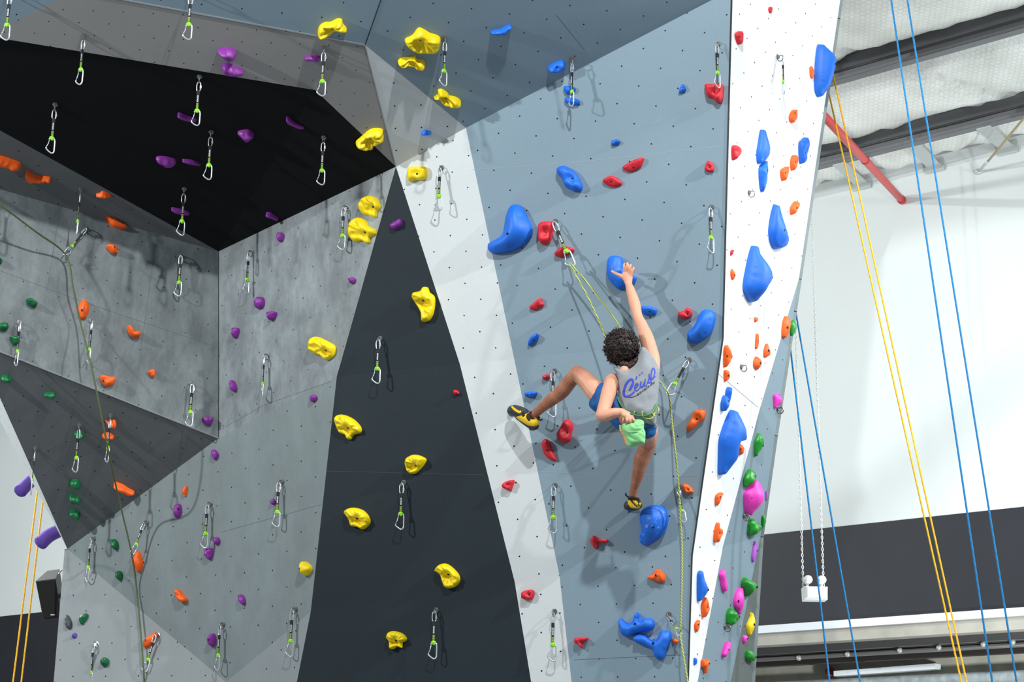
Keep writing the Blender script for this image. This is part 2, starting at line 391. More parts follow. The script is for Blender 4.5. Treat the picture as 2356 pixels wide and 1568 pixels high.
def which(p):
    for k, poly in PANELS:
        if inpoly(p, poly): return k
    best = None
    for k, poly in PANELS:
        for q in poly:
            d = (p-q).length
            if best is None or d < best[0]: best = (d, k)
    return best[1]
# ================================================================= THE BUILDING BEHIND
def struct(name, mb, m, smooth=False, label=None):
    o = mb.build(name, m, None, smooth); o['kind'] = 'structure'
    if label: o['label'] = label
    return o
Wa = atY(1800, 1224.6, 17.0); zb = Wa.z; Wb = atZ(2356, 1165, zb)
wu = (Wb-Wa); wu.z = 0; wu.normalize()                    # along the back wall, towards the camera
wn = Vector((wu.y, -wu.x, 0))
if wn.dot(CAM-Wa) < 0: wn = -wn
PW = (Wa, wn)
def onw(px, py, off=0.0): return onpl(px, py, (Wa+wn*off, wn))
def wbox(mb, u0, u1, z0, z1, d0, d1):
    """box on the back wall: u along it from Wa, z height, d out into the room"""
    p = [Vector((Wa.x, Wa.y, 0))+wu*u+wn*d for u, d in ((u0, d0), (u1, d0), (u1, d1), (u0, d1))]
    mb.prism([q+Vector((0, 0, z0)) for q in p], (0, 0, z1-z0))
zeave = onw(1870, 431).z; zbb = onw(2050, 1419).z; ztr = onw(2050, 1437).z; zl0 = onw(2050, 1466).z
M_wall = mat('white_wall_paint', (212, 216, 214), 0.7, noise_amt=0.025, noise_scale=0.8, bump=0.1, bump_scale=40)
M_band = mat('dark_band_paint', (30, 32, 39), 0.6, noise_amt=0.12, noise_scale=2.5)
M_conc = mat('raw_concrete', (172, 168, 158), 0.9, noise_amt=0.16, noise_scale=4, bump=0.3, bump_scale=60)
M_conc2 = mat('recess_blockwork', (188, 184, 170), 0.9, noise_amt=0.2, noise_scale=5)  # even beige blockwork colour with random mottling
M_steel = mat('dark_steel', (92, 90, 90), 0.5, 0.3)
M_galv = mat('galvanised_plate', (190, 194, 192), 0.4, 0.4)
mb = MB(); wbox(mb, -22, 10, zb, zeave+0.02, -0.25, 0); struct('wall_back', mb, M_wall)
mb = MB(); wbox(mb, -2.5, 10, zbb, zb, -0.25, 0.004); wbox(mb, -22, -2.5, 2.0, zb, -0.25, 0.004); struct('trim_1', mb, M_band, label='dark grey painted band')
mb = MB(); wbox(mb, -2.5, 10, ztr, zbb, -0.2, 0.05); struct('trim_2', mb, mat('white_trim', (222, 226, 230), 0.5), label='white ledge under the dark band')
mb = MB(); wbox(mb, -2.5, 10, zl0, ztr, -0.3, 0.02); struct('trim_3', mb, M_conc, label='raw concrete lintel')
mb = MB(); wbox(mb, -22, 10, -0.2, zl0, -0.85, -0.6); struct('wall_recess', mb, M_conc2)
mb = MB(); wbox(mb, -22, 10, zl0+0.02, zl0+0.12, -0.7, -0.2); struct('trim_4', mb, M_conc2, label='concrete soffit of the recess')
zr = lambda y, off=-0.3: onpl(2050, y, (Wa+wn*off, wn)).z
rail = obj('door_track', None, loc=Wa, label='dark steel door track with two pale rails under the concrete lintel', cat='track')
def part(name, mb, m, parent, smooth=True, label=None):
    org = parent.location
    mb.v = [p-org for p in mb.v]
    return mb.build(name, m, parent, smooth, label=label)
mb = MB(); wbox(mb, -22, 10, zr(1490), zl0+0.02, -0.42, -0.16); part('housing', mb, M_steel, rail, False)
mb = MB(); wbox(mb, -22, 10, zr(1518), zr(1492), -0.34, -0.3); part('back_plate', mb, mat('brown_black_steel', (52, 46, 44), 0.6), rail, False)
for y in (1484, 1499):
    mb = MB(); z = zr(y, -0.2); p = Vector((Wa.x, Wa.y, z))-wn*0.22
    mb.tube([p-wu*22, p+wu*10], 0.022, 8); part('rail', mb, mat('rail_steel', (128, 126, 124), 0.35, 0.6), rail)
for px in (1838, 1950, 2070, 2160, 2262, 2330):
    c = onpl(px, 1497-(px-2050)*0.075, (Wa-wn*0.2, wn)); mb = MB(); mb.ball(c, 0.028, 8); part('roller', mb, M_galv, rail)
pl_ = (Wa-wn*0.55, wn)
g = obj('service_pipe', None, loc=Wa, label='thin dark red vertical pipe in the recess under the dark band', cat='pipe')
mb = MB(); a = onpl(1908, 1470, pl_); mb.tube([a, Vector((a.x, a.y, 0.5))], 0.022, 8); part('pipe', mb, mat('dark_red_pipe', (110, 40, 44), 0.5), g)
mb = MB(); a = onpl(1913, 1548, pl_); mb.ball(a+wn*0.03, (0.05, 0.04, 0.07), 8); part('valve', mb, mat('dark_red_pipe', (110, 40, 44)), g)
g = obj('wall_trunking', None, loc=Wa, label='long white trunking low in the recess of the back wall', cat='trunking')
mb = MB(); a, b = onpl(1932, 1557, pl_), onpl(2165, 1540, pl_); zz = a.z
mb.prism([a, a+wn*0.12, b+wn*0.12, b], (0, 0, 0.05)); part('cover', mb, mat('white_trim', (222, 226, 230)), g, False)
g = obj('grey_duct', None, loc=Wa, label='mottled grey duct along the foot of the recess, at the picture bottom', cat='duct')
mb = MB(); a = onpl(2050, 1562, pl_); mb.tube([a-wu*6+wn*0.1-Vector((0, 0, 0.03)), a+wu*5+wn*0.1-Vector((0, 0, 0.03))], 0.05, 14); part('duct', mb, mat('mottled_duct', (150, 158, 160), 0.5, noise_amt=0.3, noise_scale=14), g)
# floor
mb = MB(); mb.box((0, 8, -0.26), (60, 60, 0.1)); struct('floor', mb, mat('blue_grey_mat', (120, 126, 132), 0.8))
# roof: foil blanket with chicken wire held on purlins
ce = Vector((Wa.x, Wa.y, zeave)); sl = math.tan(R(7.0)); cd = (wn+Vector((0, 0, sl))).normalized()
cn = wu.cross(cd).normalized(); cn = -cn if cn.z > 0 else cn
PC = (ce, cn)
def cpt(u, d): return ce+wu*u+cd*d
pur = []
for (xa, ya) in ((1874, 382), (1910, 188)):
    q = onpl(xa, ya, (ce-Vector((0, 0, 0.22)), cn)); pur.append((q-ce).dot(cd))
pur += [pur[1]+(pur[1]-pur[0])*k for k in (1, 2, 3, 4)]
pur = [0.0]+pur
m = bpy.data.materials.new('foil_blanket'); m.use_nodes = True; nt = m.node_tree; b_ = nt.nodes['Principled BSDF']; nb = NB(nt)
uvn = nt.nodes.new('ShaderNodeUVMap'); uvn.uv_map = 'UVMap'; tc = nt.nodes.new('ShaderNodeTexCoord').outputs['Object']
L = lattice(nb, uvn.outputs[0]); ds = []
for qx, qy in L:
    dy = nb.m('MULTIPLY', qy, 1.732); ds.append(nb.m('SQRT', nb.m('ADD', nb.m('MULTIPLY', qx, qx), nb.m('MULTIPLY', dy, dy))))
e1 = nb.m('LESS_THAN', nb.m('ABSOLUTE', nb.m('SUBTRACT', ds[0], ds[1])), 0.085)
ea = nb.m('MULTIPLY', nb.m('GREATER_THAN', nb.m('ABSOLUTE', L[0][0]), 0.455), nb.m('LESS_THAN', ds[0], ds[1]))
eb = nb.m('MULTIPLY', nb.m('GREATER_THAN', nb.m('ABSOLUTE', L[1][0]), 0.455), nb.m('LESS_THAN', ds[1], ds[0]))
wire = nb.m('MINIMUM', nb.m('ADD', e1, nb.m('ADD', ea, eb)), 1.0)
fb = nb.mix(nb.rng(nb.noise(tc, 2.2, 4), 0.35, 0.65, 0, 1), lin((222, 222, 214)), lin((244, 244, 240)))
fb = nb.mix(nb.m('MULTIPLY', wire, 0.28), fb, lin((110, 108, 100)))
nt.links.new(fb, b_.inputs['Base Color']); b_.inputs['Metallic'].default_value = 0.12; b_.inputs['Roughness'].default_value = 0.45
bp = nt.nodes.new('ShaderNodeBump'); bp.inputs['Strength'].default_value = 0.5; bp.inputs['Distance'].default_value = 0.03
nt.links.new(nb.noise(tc, 7, 6, 0.65), bp.inputs['Height']); nt.links.new(bp.outputs[0], b_.inputs['Normal'])
M_foil = m
vs = []; fs = []; uvs = []
us = [-12+0.12*i for i in range(int(21/0.12)+1)]; dsr = []
for i in range(len(pur)-1):
    for k in range(14): dsr.append((pur[i]+(pur[i+1]-pur[i])*k/14, i, k/14))
dsr.append((pur[-1], len(pur)-2, 1.0))
for d, i, t in dsr:
    for u in us:
        sag = 0.26*math.sin(math.pi*t)**0.75 if i > 0 else 0.05*math.sin(math.pi*t)
        edge = math.exp(-min(t, 1-t)*9)                       # puckers gathered against the purlins
        n1 = noise.noise(Vector((u*7.0, d*1.2, i)))*0.10*edge + noise.noise(Vector((u*1.1, d*2.3, 4)))*0.05 + noise.noise(Vector((u*19, d*3, 9)))*0.035*edge
        seam = -0.08*math.exp(-((((u+0.6*d) % 2.4)-1.2)/0.07)**2)
        vs.append(cpt(u, d)+cn*(sag+n1+seam)-cn*0.02); uvs.append((u/0.05, d/0.0866))
nU = len(us)
for j in range(len(dsr)-1):
    for i in range(nU-1): fs.append((j*nU+i, j*nU+i+1, (j+1)*nU+i+1, (j+1)*nU+i))
me = bpy.data.meshes.new('ceiling'); me.from_pydata(vs, [], fs); ul = me.uv_layers.new(name='UVMap')
for lp in me.loops: ul.data[lp.index].uv = uvs[lp.vertex_index]
me.materials.append(M_foil); me.polygons.foreach_set('use_smooth', [True]*len(fs))
obj('ceiling', me, kind='structure')
M_pur = mat('purlin_steel', (114, 114, 117), 0.45, 0.3)
nmL = ['dark steel purlin nearest the back wall under the foil ceiling', 'dark steel purlin second from the back wall, across the top right',
       'dark steel purlin above the picture top right corner']
for k, d in enumerate(pur[1:4]):
    a = cpt(-12, d); b = cpt(9, d); h = -Vector((0, 0, 1))
    g = obj('purlin', None, loc=a, label=nmL[k], cat='beam', group='roof purlins')
    mb = MB()  # Z section: web with two flanges and lips
    t = 0.012; out = Vector((wn.x, wn.y, 0)).normalized()
    prof = [(0.09, 0.02), (0.09, 0.0), (0, 0), (0, -0.25), (-0.09, -0.25), (-0.09, -0.225)]
    prof2 = [(x-0.012 if i < 2 else x-0.012 if i == 2 else x+0.012*(1 if i != 3 else 1), y) for i, (x, y) in enumerate(prof)]
    for i in range(len(prof)-1):
        (x0, y0), (x1, y1) = prof[i], prof[i+1]
        e = Vector((x1-x0, y1-y0)).normalized(); nx, ny = -e.y*0.006, e.x*0.006
        q = [(x0+nx, y0+ny), (x1+nx, y1+ny), (x1-nx, y1-ny), (x0-nx, y0-ny)]
        mb.prism([a+out*x*-1+Vector((0, 0, y)) for x, y in q], b-a)
    part('web', mb, M_pur, g, False)
    mb = MB(); mb.tube([a+out*0.01-Vector((0, 0, 0.13)), b+out*0.01-Vector((0, 0, 0.13))], (0.012), 6); part('stiffener', mb, M_steel, g)
# fly braces between last purlin and wall
for px, py, px2, py2, lb in ((1930, 375, 1982, 422, 'galvanised angle brace on the back wall behind the red pipe'), (2098, 330, 2150, 382, 'galvanised angle brace on the back wall between the blue ropes and the cable'), (2262, 292, 2318, 340, 'galvanised angle brace on the back wall right of the cable')):
    g = obj('purlin_brace', None, loc=onw(px2, py2), label=lb, cat='brace', group='wall braces under the roof')
    b = onw(px2, py2, 0.02); a = onpl(px, py, (cpt(0, pur[1]), wn)) ; a = onw(px, py, 0.8)
    mb = MB(); t = (b-a).normalized(); s_ = wu; n2 = t.cross(s_).normalized()
    mb.prism([a-s_*0.07, a+s_*0.07, b+s_*0.07, b-s_*0.07], n2*0.008); part('brace_arm', mb, M_galv, g, False)
    mb = MB(); mb.prism([b-s_*0.1-Vector((0, 0, 0.06)), b+s_*0.1-Vector((0, 0, 0.06)), b+s_*0.1+Vector((0, 0, 0.06)), b-s_*0.1+Vector((0, 0, 0.06))], -wn*0.012); part('foot_plate', mb, M_galv, g, False)
# red pipe brace, held by a wall bracket
a = onw(2076, 461, 0.0); b = atY(1897, 268, a.y-3.2); b = a+(b-a)*1.45
g = obj('red_pipe', None, loc=a, label='long red steel pipe slanting down to the white back wall', cat='pipe')
mb = MB(); mb.tube([a+(b-a)*0.012, a+(b-a)*0.55, b], 0.036, 16); part('pipe', mb, mat('red_paint_pipe', (206, 52, 48), 0.4), g)
mb = MB(); mb.tube([a+wn*0.005, a+(b-a).normalized()*0.09], 0.042, 16); part('end_socket', mb, mat('deep_red_socket', (178, 30, 34), 0.5), g)
mb = MB(); q = a+(b-a)*0.365; mb.tube([q, q+(b-a).normalized()*0.03], 0.04, 16); part('pipe_joint', mb, mat('deep_red_socket', (178, 30, 34)), g)
# steel cable at the far right
a = onw(2252, 396, 0.0); b = atY(2420, 195, a.y-2.6); b = a+(b-a)*1.25
g = obj('stay_cable', None, loc=a, label='thin beige stay cable running up from the back wall to the roof', cat='cable')
mb = MB(); mb.tube([a+(b-a)*0.12, b], 0.011, 8); part('cable', mb, mat('beige_cable', (176, 158, 118), 0.6), g)
mb = MB(); mb.tube([a+wn*0.01, a+(b-a)*0.12], 0.014, 8); mb.ball(a+wn*0.01, (0.045, 0.045, 0.03), 8); part('anchor', mb, M_galv, g)
# exit spitfire / twin head emergency light on chains
Ye = 14.2
c = atY(1874, 1366, Ye); k = Ye/4000
g = obj('emergency_light', None, loc=c, label='white twin-head emergency light box hanging on chains before the dark band', cat='light fitting')
M_wp = mat('white_plastic', (232, 234, 232), 0.4)
mb = MB(); W_, H_ = 54*k, 30*k
top = [Vector((x*W_/2, y*0.07, H_/2)) for x, y in ((-1, -1), (1, -1), (1, 1), (-1, 1))]; bot = [Vector((x*W_/2*0.96, y*0.07, -H_/2)) for x, y in ((-1, -1), (1, -1), (1, 1), (-1, 1))]
mb.add(top+bot, [(0, 1, 2, 3), (7, 6, 5, 4), (0, 4, 5, 1), (1, 5, 6, 2), (2, 6, 7, 3), (3, 7, 4, 0)])
fr = [Vector((x*W_/2*0.78, -0.11, z*H_/2*0.72)) for x, z in ((-1, -1), (1, -1), (1, 1), (-1, 1))]; bk = [Vector((x*W_/2*0.97, -0.07, z*H_/2*0.97)) for x, z in ((-1, -1), (1, -1), (1, 1), (-1, 1))]
mb.add(fr+bk, [(0, 1, 2, 3), (0, 4, 5, 1), (1, 5, 6, 2), (2, 6, 7, 3), (3, 7, 4, 0)])
bx = mb.build('housing', M_wp, g, False)
for dx in (-0.3, 0.29):
    mb = MB(); p = Vector((dx*W_, 0, H_/2)); mb.tube([p, p+Vector((0, 0, 0.03))], 0.012, 8); mb.ball(p+Vector((0, -0.01, 0.058)), (0.036, 0.03, 0.036), 14)
    mb.tube([p+Vector((0, -0.02, 0.058)), p+Vector((0, -0.055, 0.058))], [0.02, 0.036], 14); mb.build('lamp_head', M_wp, g)
tops = (atY(1858, 640, Ye), atY(1866, 640, Ye))
for q, (xb, lb) in enumerate(((1848, 'white painted chain, left of the two holding the emergency light'), (1895, 'white painted chain, right of the two holding the emergency light'))):
    p0 = atY(xb, 1352, Ye); mb = MB(); n = 260; stp = 0.0245
    zt = min(zeave+0.6, p0.z+6)
    i = 0; z = p0.z
    while z < zt:
        cc = Vector((p0.x, Ye, z)); ax = Vector((1, 0, 0)) if i % 2 else Vector((0, 1, 0))
        pts = [cc+ax*(math.cos(t)*0.0075)+Vector((0, 0, math.sin(t)*0.016)) for t in [math.pi*2*j/6 for j in range(6)]]
        mb.tube(pts, 0.0034, 4, closed=True); z += stp; i += 1
    o = mb.build('hanging_chain', mat('white_chain', (222, 224, 222), 0.5), label=lb, cat='chain', group='emergency light chains')
# loudspeaker at the left with its bracket
a = atY(87, 1332, 13.6); k = 13.6/4000
sp = obj('loudspeaker', None, loc=atY(115, 1375, 13.6), label='black trapezoid loudspeaker mounted at the far left beside the grey wall', cat='speaker')
M_spk = mat('black_speaker_cloth', (17, 17, 17), 0.85, bump=0.3, bump_scale=500); M_spb = mat('black_speaker_box', (44, 42, 40), 0.6)
F = [atY(x, y, 13.6) for x, y in ((82, 1336), (128, 1330), (140, 1420), (100, 1427))]
Bk = [atY(x, y, 13.95) for x, y in ((108, 1321), (136, 1317), (150, 1400), (122, 1408))]
Bk = [p+Vector((0, 0.0, 0.03)) for p in Bk]
mb = MB(); mb.add(F+Bk, [(0, 1, 2, 3), (7, 6, 5, 4), (0, 4, 5, 1), (1, 5, 6, 2), (2, 6, 7, 3), (3, 7, 4, 0)]); part('cabinet', mb, M_spb, sp, False)
cF = sum(F, Vector())/4; mb = MB(); gr_ = [cF+(p-cF)*0.93-Vector((0, 0.012, 0)) for p in F]; mb.prism(gr_, (0, 0.02, 0)); part('grille', mb, M_spk, sp, False)
mb = MB(); q = F[3]*0.45+F[2]*0.55+Vector((0, -0.016, 0.03)); mb.box(q, (0.035, 0.006, 0.01)); part('badge', mb, M_galv, sp, False)
mb = MB(); mb.tube(smoothpath([atY(133, 1322, 13.8), atY(141, 1312, 13.75), atY(152, 1306, 13.2)], 4), 0.006, 6); part('bracket', mb, M_galv, sp)
mb = MB(); mb.tube([atY(146, 1368, 13.8), atY(152, 1366, 13.4)], 0.02, 8); part('bracket', mb, M_steel, sp)

# ================================================================= ROPES
def twist_mat(name, c1, c2, scale, frac=0.5, rough=0.8):
    m = bpy.data.materials.new(name); m.use_nodes = True; nt = m.node_tree; b = nt.nodes['Principled BSDF']; nb = NB(nt)
    tc = nt.nodes.new('ShaderNodeTexCoord').outputs['Object']
    x, y, z = nb.sep(tc)
    wv = nb.m('SINE', nb.m('ADD', nb.m('MULTIPLY', z, scale), nb.m('MULTIPLY', x, scale*1.5)))
    f = nb.m('GREATER_THAN', wv, frac)
    nt.links.new(nb.mix(f, lin(c1), lin(c2)), b.inputs['Base Color']); b.inputs['Roughness'].default_value = rough
    return m
M_blue_r = twist_mat('blue_rope_sheath', (16, 122, 180), (30, 104, 160), 160, 0.7)
M_yel_r = twist_mat('golden_rope_sheath', (246, 184, 30), (232, 160, 30), 160, 0.7)
M_lime_r = twist_mat('lime_rope_sheath', (188, 194, 104), (112, 118, 66), 300, 0.35)
M_olive_r = twist_mat('dark_green_rope_sheath', (72, 84, 54), (98, 106, 62), 300, 0.4)
def rope(pts, r, m, label, group=None, name='climbing_rope', n=8):
    mb = MB(); mb.tube(pts, r, n); return mb.build(name, m, label=label, cat='rope', group=group)
def rope2(x0, y0, x1, y1, Y0, Y1, r, m, label, group=None, ext=1.0):
    a, b = atY(x0, y0, Y0), atY(x1, y1, Y1); d = b-a
    e = b+d*((0.02-b.z)/d.z) if ext else b
    rope([a, b, e], r, m, label, group)
rope2(1985, -440, 2283, 1568, 10.2, 10.2, 0.0062, M_blue_r, 'blue top rope, left of the pair hanging at the far right', 'blue top ropes at the far right')
rope2(2017, -440, 2339, 1568, 10.2, 10.2, 0.0062, M_blue_r, 'blue top rope, right of the pair hanging at the far right', 'blue top ropes at the far right')
rope2(1888, 130, 2212, 1568, 11.7, 11.0, 0.0062, M_yel_r, 'golden yellow rope, left of the pair behind the tall blue hold', 'golden ropes right of the wall')
rope2(1900, 95, 2224, 1568, 11.7, 11.0, 0.0062, M_yel_r, 'golden yellow rope, right of the pair behind the tall blue hold', 'golden ropes right of the wall')
rope2(1800, 540, 1979, 1568, 11.8, 11.3, 0.0062, M_blue_r, 'blue rope dropping right of the green hold on the white arete', 'blue ropes beside the emergency light')
rope2(1788, 540, 1909, 1568, 11.8, 11.3, 0.0062, M_blue_r, 'blue rope dropping from behind the orange hold on the white arete', 'blue ropes beside the emergency light')
rope2(118, 880, 30, 1568, 13.5, 13.2, 0.0066, M_yel_r, 'golden yellow rope, left of the pair before the loudspeaker side', 'golden ropes at the far left')
rope2(131, 880, 49, 1568, 13.5, 13.2, 0.0066, M_yel_r, 'golden yellow rope, right of the pair before the loudspeaker side', 'golden ropes at the far left')
# ================================================================= HOLDS
HC = {'Y': ('yellow', (246, 214, 4), 0.42), 'B': ('blue', (14, 104, 214), 0.5), 'R': ('red', (206, 28, 46), 0.55), 'O': ('orange', (250, 98, 18), 0.5),
      'P': ('purple', (132, 44, 146), 0.45), 'G': ('dark green', (4, 96, 52), 0.35), 'L': ('green', (28, 140, 40), 0.3), 'K': ('pink', (240, 62, 186), 0.45),
      'V': ('violet', (104, 72, 168), 0.8), 'S': ('dark grey', (66, 68, 72), 0.6), 'M': ('mauve', (168, 84, 190), 0.5)}
def hold_mat(c, chalk=False):
    nm, rgb, ro = HC[c]; key = nm+'_resin'+('_chalked' if chalk else '')
    if key in MATS: return MATS[key]
    m = mat(key, rgb, ro, noise_amt=0.05, noise_scale=9, bump=0.35, bump_scale=240)
    if chalk:
        nt = m.node_tree; b = nt.nodes['Principled BSDF']; nb = NB(nt); tc = nt.nodes.new('ShaderNodeTexCoord').outputs['Object']
        src = b.inputs['Base Color'].links[0].from_socket
        f = nb.m('MULTIPLY', nb.rng(nb.noise(tc, 34, 6, 0.7), 0.56, 0.7, 0, 0.6), nb.rng(nb.noise(tc, 5, 1), 0.5, 0.6, 0, 1))
        nt.links.new(nb.mix(f, src, lin((214, 214, 214))), b.inputs['Base Color'])
    return m
M_bolt = mat('dark_bolt', (20, 20, 22), 0.5, 0.3)
def hold(t, c, relief, H, outline, bolt, label, pk=None, chalk=False):
    S = tpx(t, outline); N0 = len(S)
    cen = sum(S, Vector((0, 0)))/N0
    pk = pk or which(cen); pl = PL[pk]; n = pl[1]
    P0 = onpl(cen.x, cen.y, pl); nv = (proj(P0+n*0.1)-cen)*10          # px per metre off the wall
    H = H/100.0
    nvl = nv.length
    if nvl > 1:
        e = nv/nvl; ss = [(p-cen).dot(e) for p in S]; mx = max(ss); mn = min(ss)
        sh = min(0.7*H*nvl, 0.42*(mx-mn)); H = sh/(0.7*nvl)
        Bp = []
        for p, s_ in zip(S, ss):
            f = (s_-mn)/(mx-mn); f = f*f*(3-2*f); Bp.append(p-e*sh*f*0.8)
    else: Bp = S
    cb = sum(Bp, Vector((0, 0)))/N0; O = onpl(cb.x, cb.y, pl)
    U = Vector((0, 0, 1)).cross(n); U = (U if U.length > 0.05 else Vector((1, 0, 0))).normalized(); W_ = n.cross(U)
    L2 = []
    for p in Bp:
        q = onpl(p.x, p.y, pl)-O; L2.append(Vector((q.dot(U), q.dot(W_), 0)))
    L2 = [Vector((p.x, p.y)) for p in smoothpath(L2, 5, True)]
    # even resample
    per = [0]; 
    for i in range(len(L2)): per.append(per[-1]+(L2[(i+1) % len(L2)]-L2[i]).length)
    size = per[-1]; NB_ = 44 if size > 0.3 else 34
    if size > 0.9: NB_ = 72
    if relief == 'crinkle': NB_ = 84
    ring = []; j = 0
    for i in range(NB_):
        s_ = size*i/NB_
        while per[j+1] < s_: j += 1
        a, b = L2[j], L2[(j+1) % len(L2)]; ring.append(a+(b-a)*((s_-per[j])/max(per[j+1]-per[j], 1e-9)))
    area = sum(ring[i].x*ring[(i+1) % NB_].y-ring[(i+1) % NB_].x*ring[i].y for i in range(NB_))/2
    if area < 0: ring = ring[::-1]
    stp = size/NB_
    def dist(p):
        m_ = 1e9
        for i in range(NB_):
            a, b = ring[i], ring[(i+1) % NB_]; ab = b-a; t_ = max(0, min(1, (p-a).dot(ab)/max(ab.length_squared, 1e-12)))
            m_ = min(m_, (p-a-ab*t_).length)
        return m_
    pts = list(ring); dd = [0.0]*NB_
    for fr in (0.22, 0.6):
        for i in range(NB_):
            tg = (ring[(i+1) % NB_]-ring[i-1]).normalized(); q = ring[i]+Vector((-tg.y, tg.x))*stp*fr
            d = dist(q)
            if d > stp*fr*0.8: pts.append(q); dd.append(d)
    xs = [p.x for p in ring]; ys = [p.y for p in ring]; gs = stp*0.95
    y = min(ys); r_ = 0
    while y < max(ys):
        x = min(xs)+(gs/2 if r_ % 2 else 0)
        while x < max(xs):
            p = Vector((x, y))
            if inpoly(p, ring):
                d = dist(p)
                if d > stp*1.0: pts.append(p); dd.append(d)
            x += gs
        y += gs*0.87; r_ += 1
    res = delaunay_2d_cdt(pts, [(i, (i+1) % NB_) for i in range(NB_)], [], 2, 1e-7)
    vs2, fs = res[0], res[2]
    cdt = [dist(Vector(p)) for p in vs2]
    inr = max(max(cdt), 1e-6)
    if bolt: bp_ = tpx(t, bolt)[0]
    else: bp_ = cen
    b0 = bp_ - nv*H*0.75
    q = onpl(b0.x, b0.y, pl)-O; B2 = Vector((q.dot(U), q.dot(W_)))
    if not inpoly(B2, ring): B2 = Vector((0, 0))
    sd = random.Random(label).random()*90
    hs = []
    for p, d in zip(vs2, cdt):
        p = Vector(p); t_ = min(d/(inr*0.98), 1); h = math.sqrt(max(0, 1-(1-t_)**2))
        P3 = Vector((p.x, p.y, 0))
        if relief == 'blob': h = (1-(1-t_)**2.1)**0.62; h += 0.03*noise.noise(P3*9+Vector((sd, 0, 0)))*t_
        elif relief == 'jug':
            h = (1-(1-min(t_*1.5, 1))**2)**0.5
            g_ = math.exp(-((p-B2-Vector((0, inr*0.1))).length/(inr*0.6))**2); h -= 0.5*g_*min(t_*1.6, 1)
            h += 0.10*noise.noise(P3*(1.1/inr)+Vector((sd, 3, 0)))*t_
        elif relief == 'crinkle':
            h = (1-(1-min(t_*1.9, 1))**2)**0.5*0.9
            v_ = p-B2; an = math.atan2(v_.y, v_.x); rr = v_.length/inr
            led = 1/(1+math.exp(-(v_.y+0.25*v_.x+0.1*inr)/(inr*0.09)))       # raised upper lip over a scooped face
            dep = 0.74*(1-led)*math.exp(-(rr/1.25)**2)+0.22*math.exp(-(rr/0.35)**2)
            h -= dep*min(t_*2, 1)
            h += (0.21*math.sin(an*13+4*noise.noise(P3*18+Vector((sd, 0, 0))))*min(rr, 1)*(0.4+0.6*t_) + 0.16*noise.noise(P3*(1.6/inr)+Vector((sd, 1, 1))))*min(t_*2, 1)
        elif relief == 'lump':
            h = (1-(1-min(t_*1.25, 1))**2)**0.5*(0.82+0.32*noise.noise(P3*(1.3/inr)+Vector((sd, 7, 2))))
        elif relief == 'edge':
            f_ = (p.y-min(ys))/(max(ys)-min(ys)+1e-9); h = (1-(1-min(t_*1.7, 1))**2)**0.5*(0.45+0.6*f_)
            h -= 0.1*math.exp(-((p-B2).length/(inr*0.5))**2)
        hs.append(h)
    # relax so that no medial ridges show
    nbr = [set() for _ in vs2]
    for f in fs:
        for i in range(len(f)): nbr[f[i]].add(f[(i+1) % len(f)]); nbr[f[(i+1) % len(f)]].add(f[i])
    for _ in range({'blob': 16, 'lump': 3, 'jug': 2, 'edge': 2, 'crinkle': 1}[relief]):
        hs = [h if (cdt[i] < stp*0.9 or not nbr[i]) else 0.4*h+0.6*sum(hs[j] for j in nbr[i])/len(nbr[i]) for i, h in enumerate(hs)]
    if inr > 0.02 and bolt:
        br = min(0.0085, inr*0.24)
    else: br = min(0.006, inr*0.2)
    vv = [];
    for p, h, d in zip(vs2, hs, cdt): vv.append(U*p[0]+W_*p[1]+n*(max(h, 0.0)*H-(0.002 if d < 1e-5 else 0)))
    # pointing outwards
    f2 = []
    for f in fs:
        a, b, c_ = [Vector(vs2[i]) for i in f[:3]]
        f2.append(tuple(f) if (b-a).cross(c_-a) > 0 else tuple(f)[::-1])
    mb = MB(); mb.add(vv, f2)
    nm = HC[c][0]
    o = mb.build('climbing_hold', hold_mat(c, chalk), loc=O, label=label, cat='climbing hold', group=nm+' climbing holds')
    if bolt:
        hb = min(((Vector(p)-B2).length, h) for p, h in zip(vs2, hs))[1]*H
        mb = MB(); q = U*B2.x+W_*B2.y
        mb.tube([q+n*(hb-0.01), q+n*(hb+0.0016)], br, 12); mb.build('bolt', M_bolt, o, smooth=False)
    return o
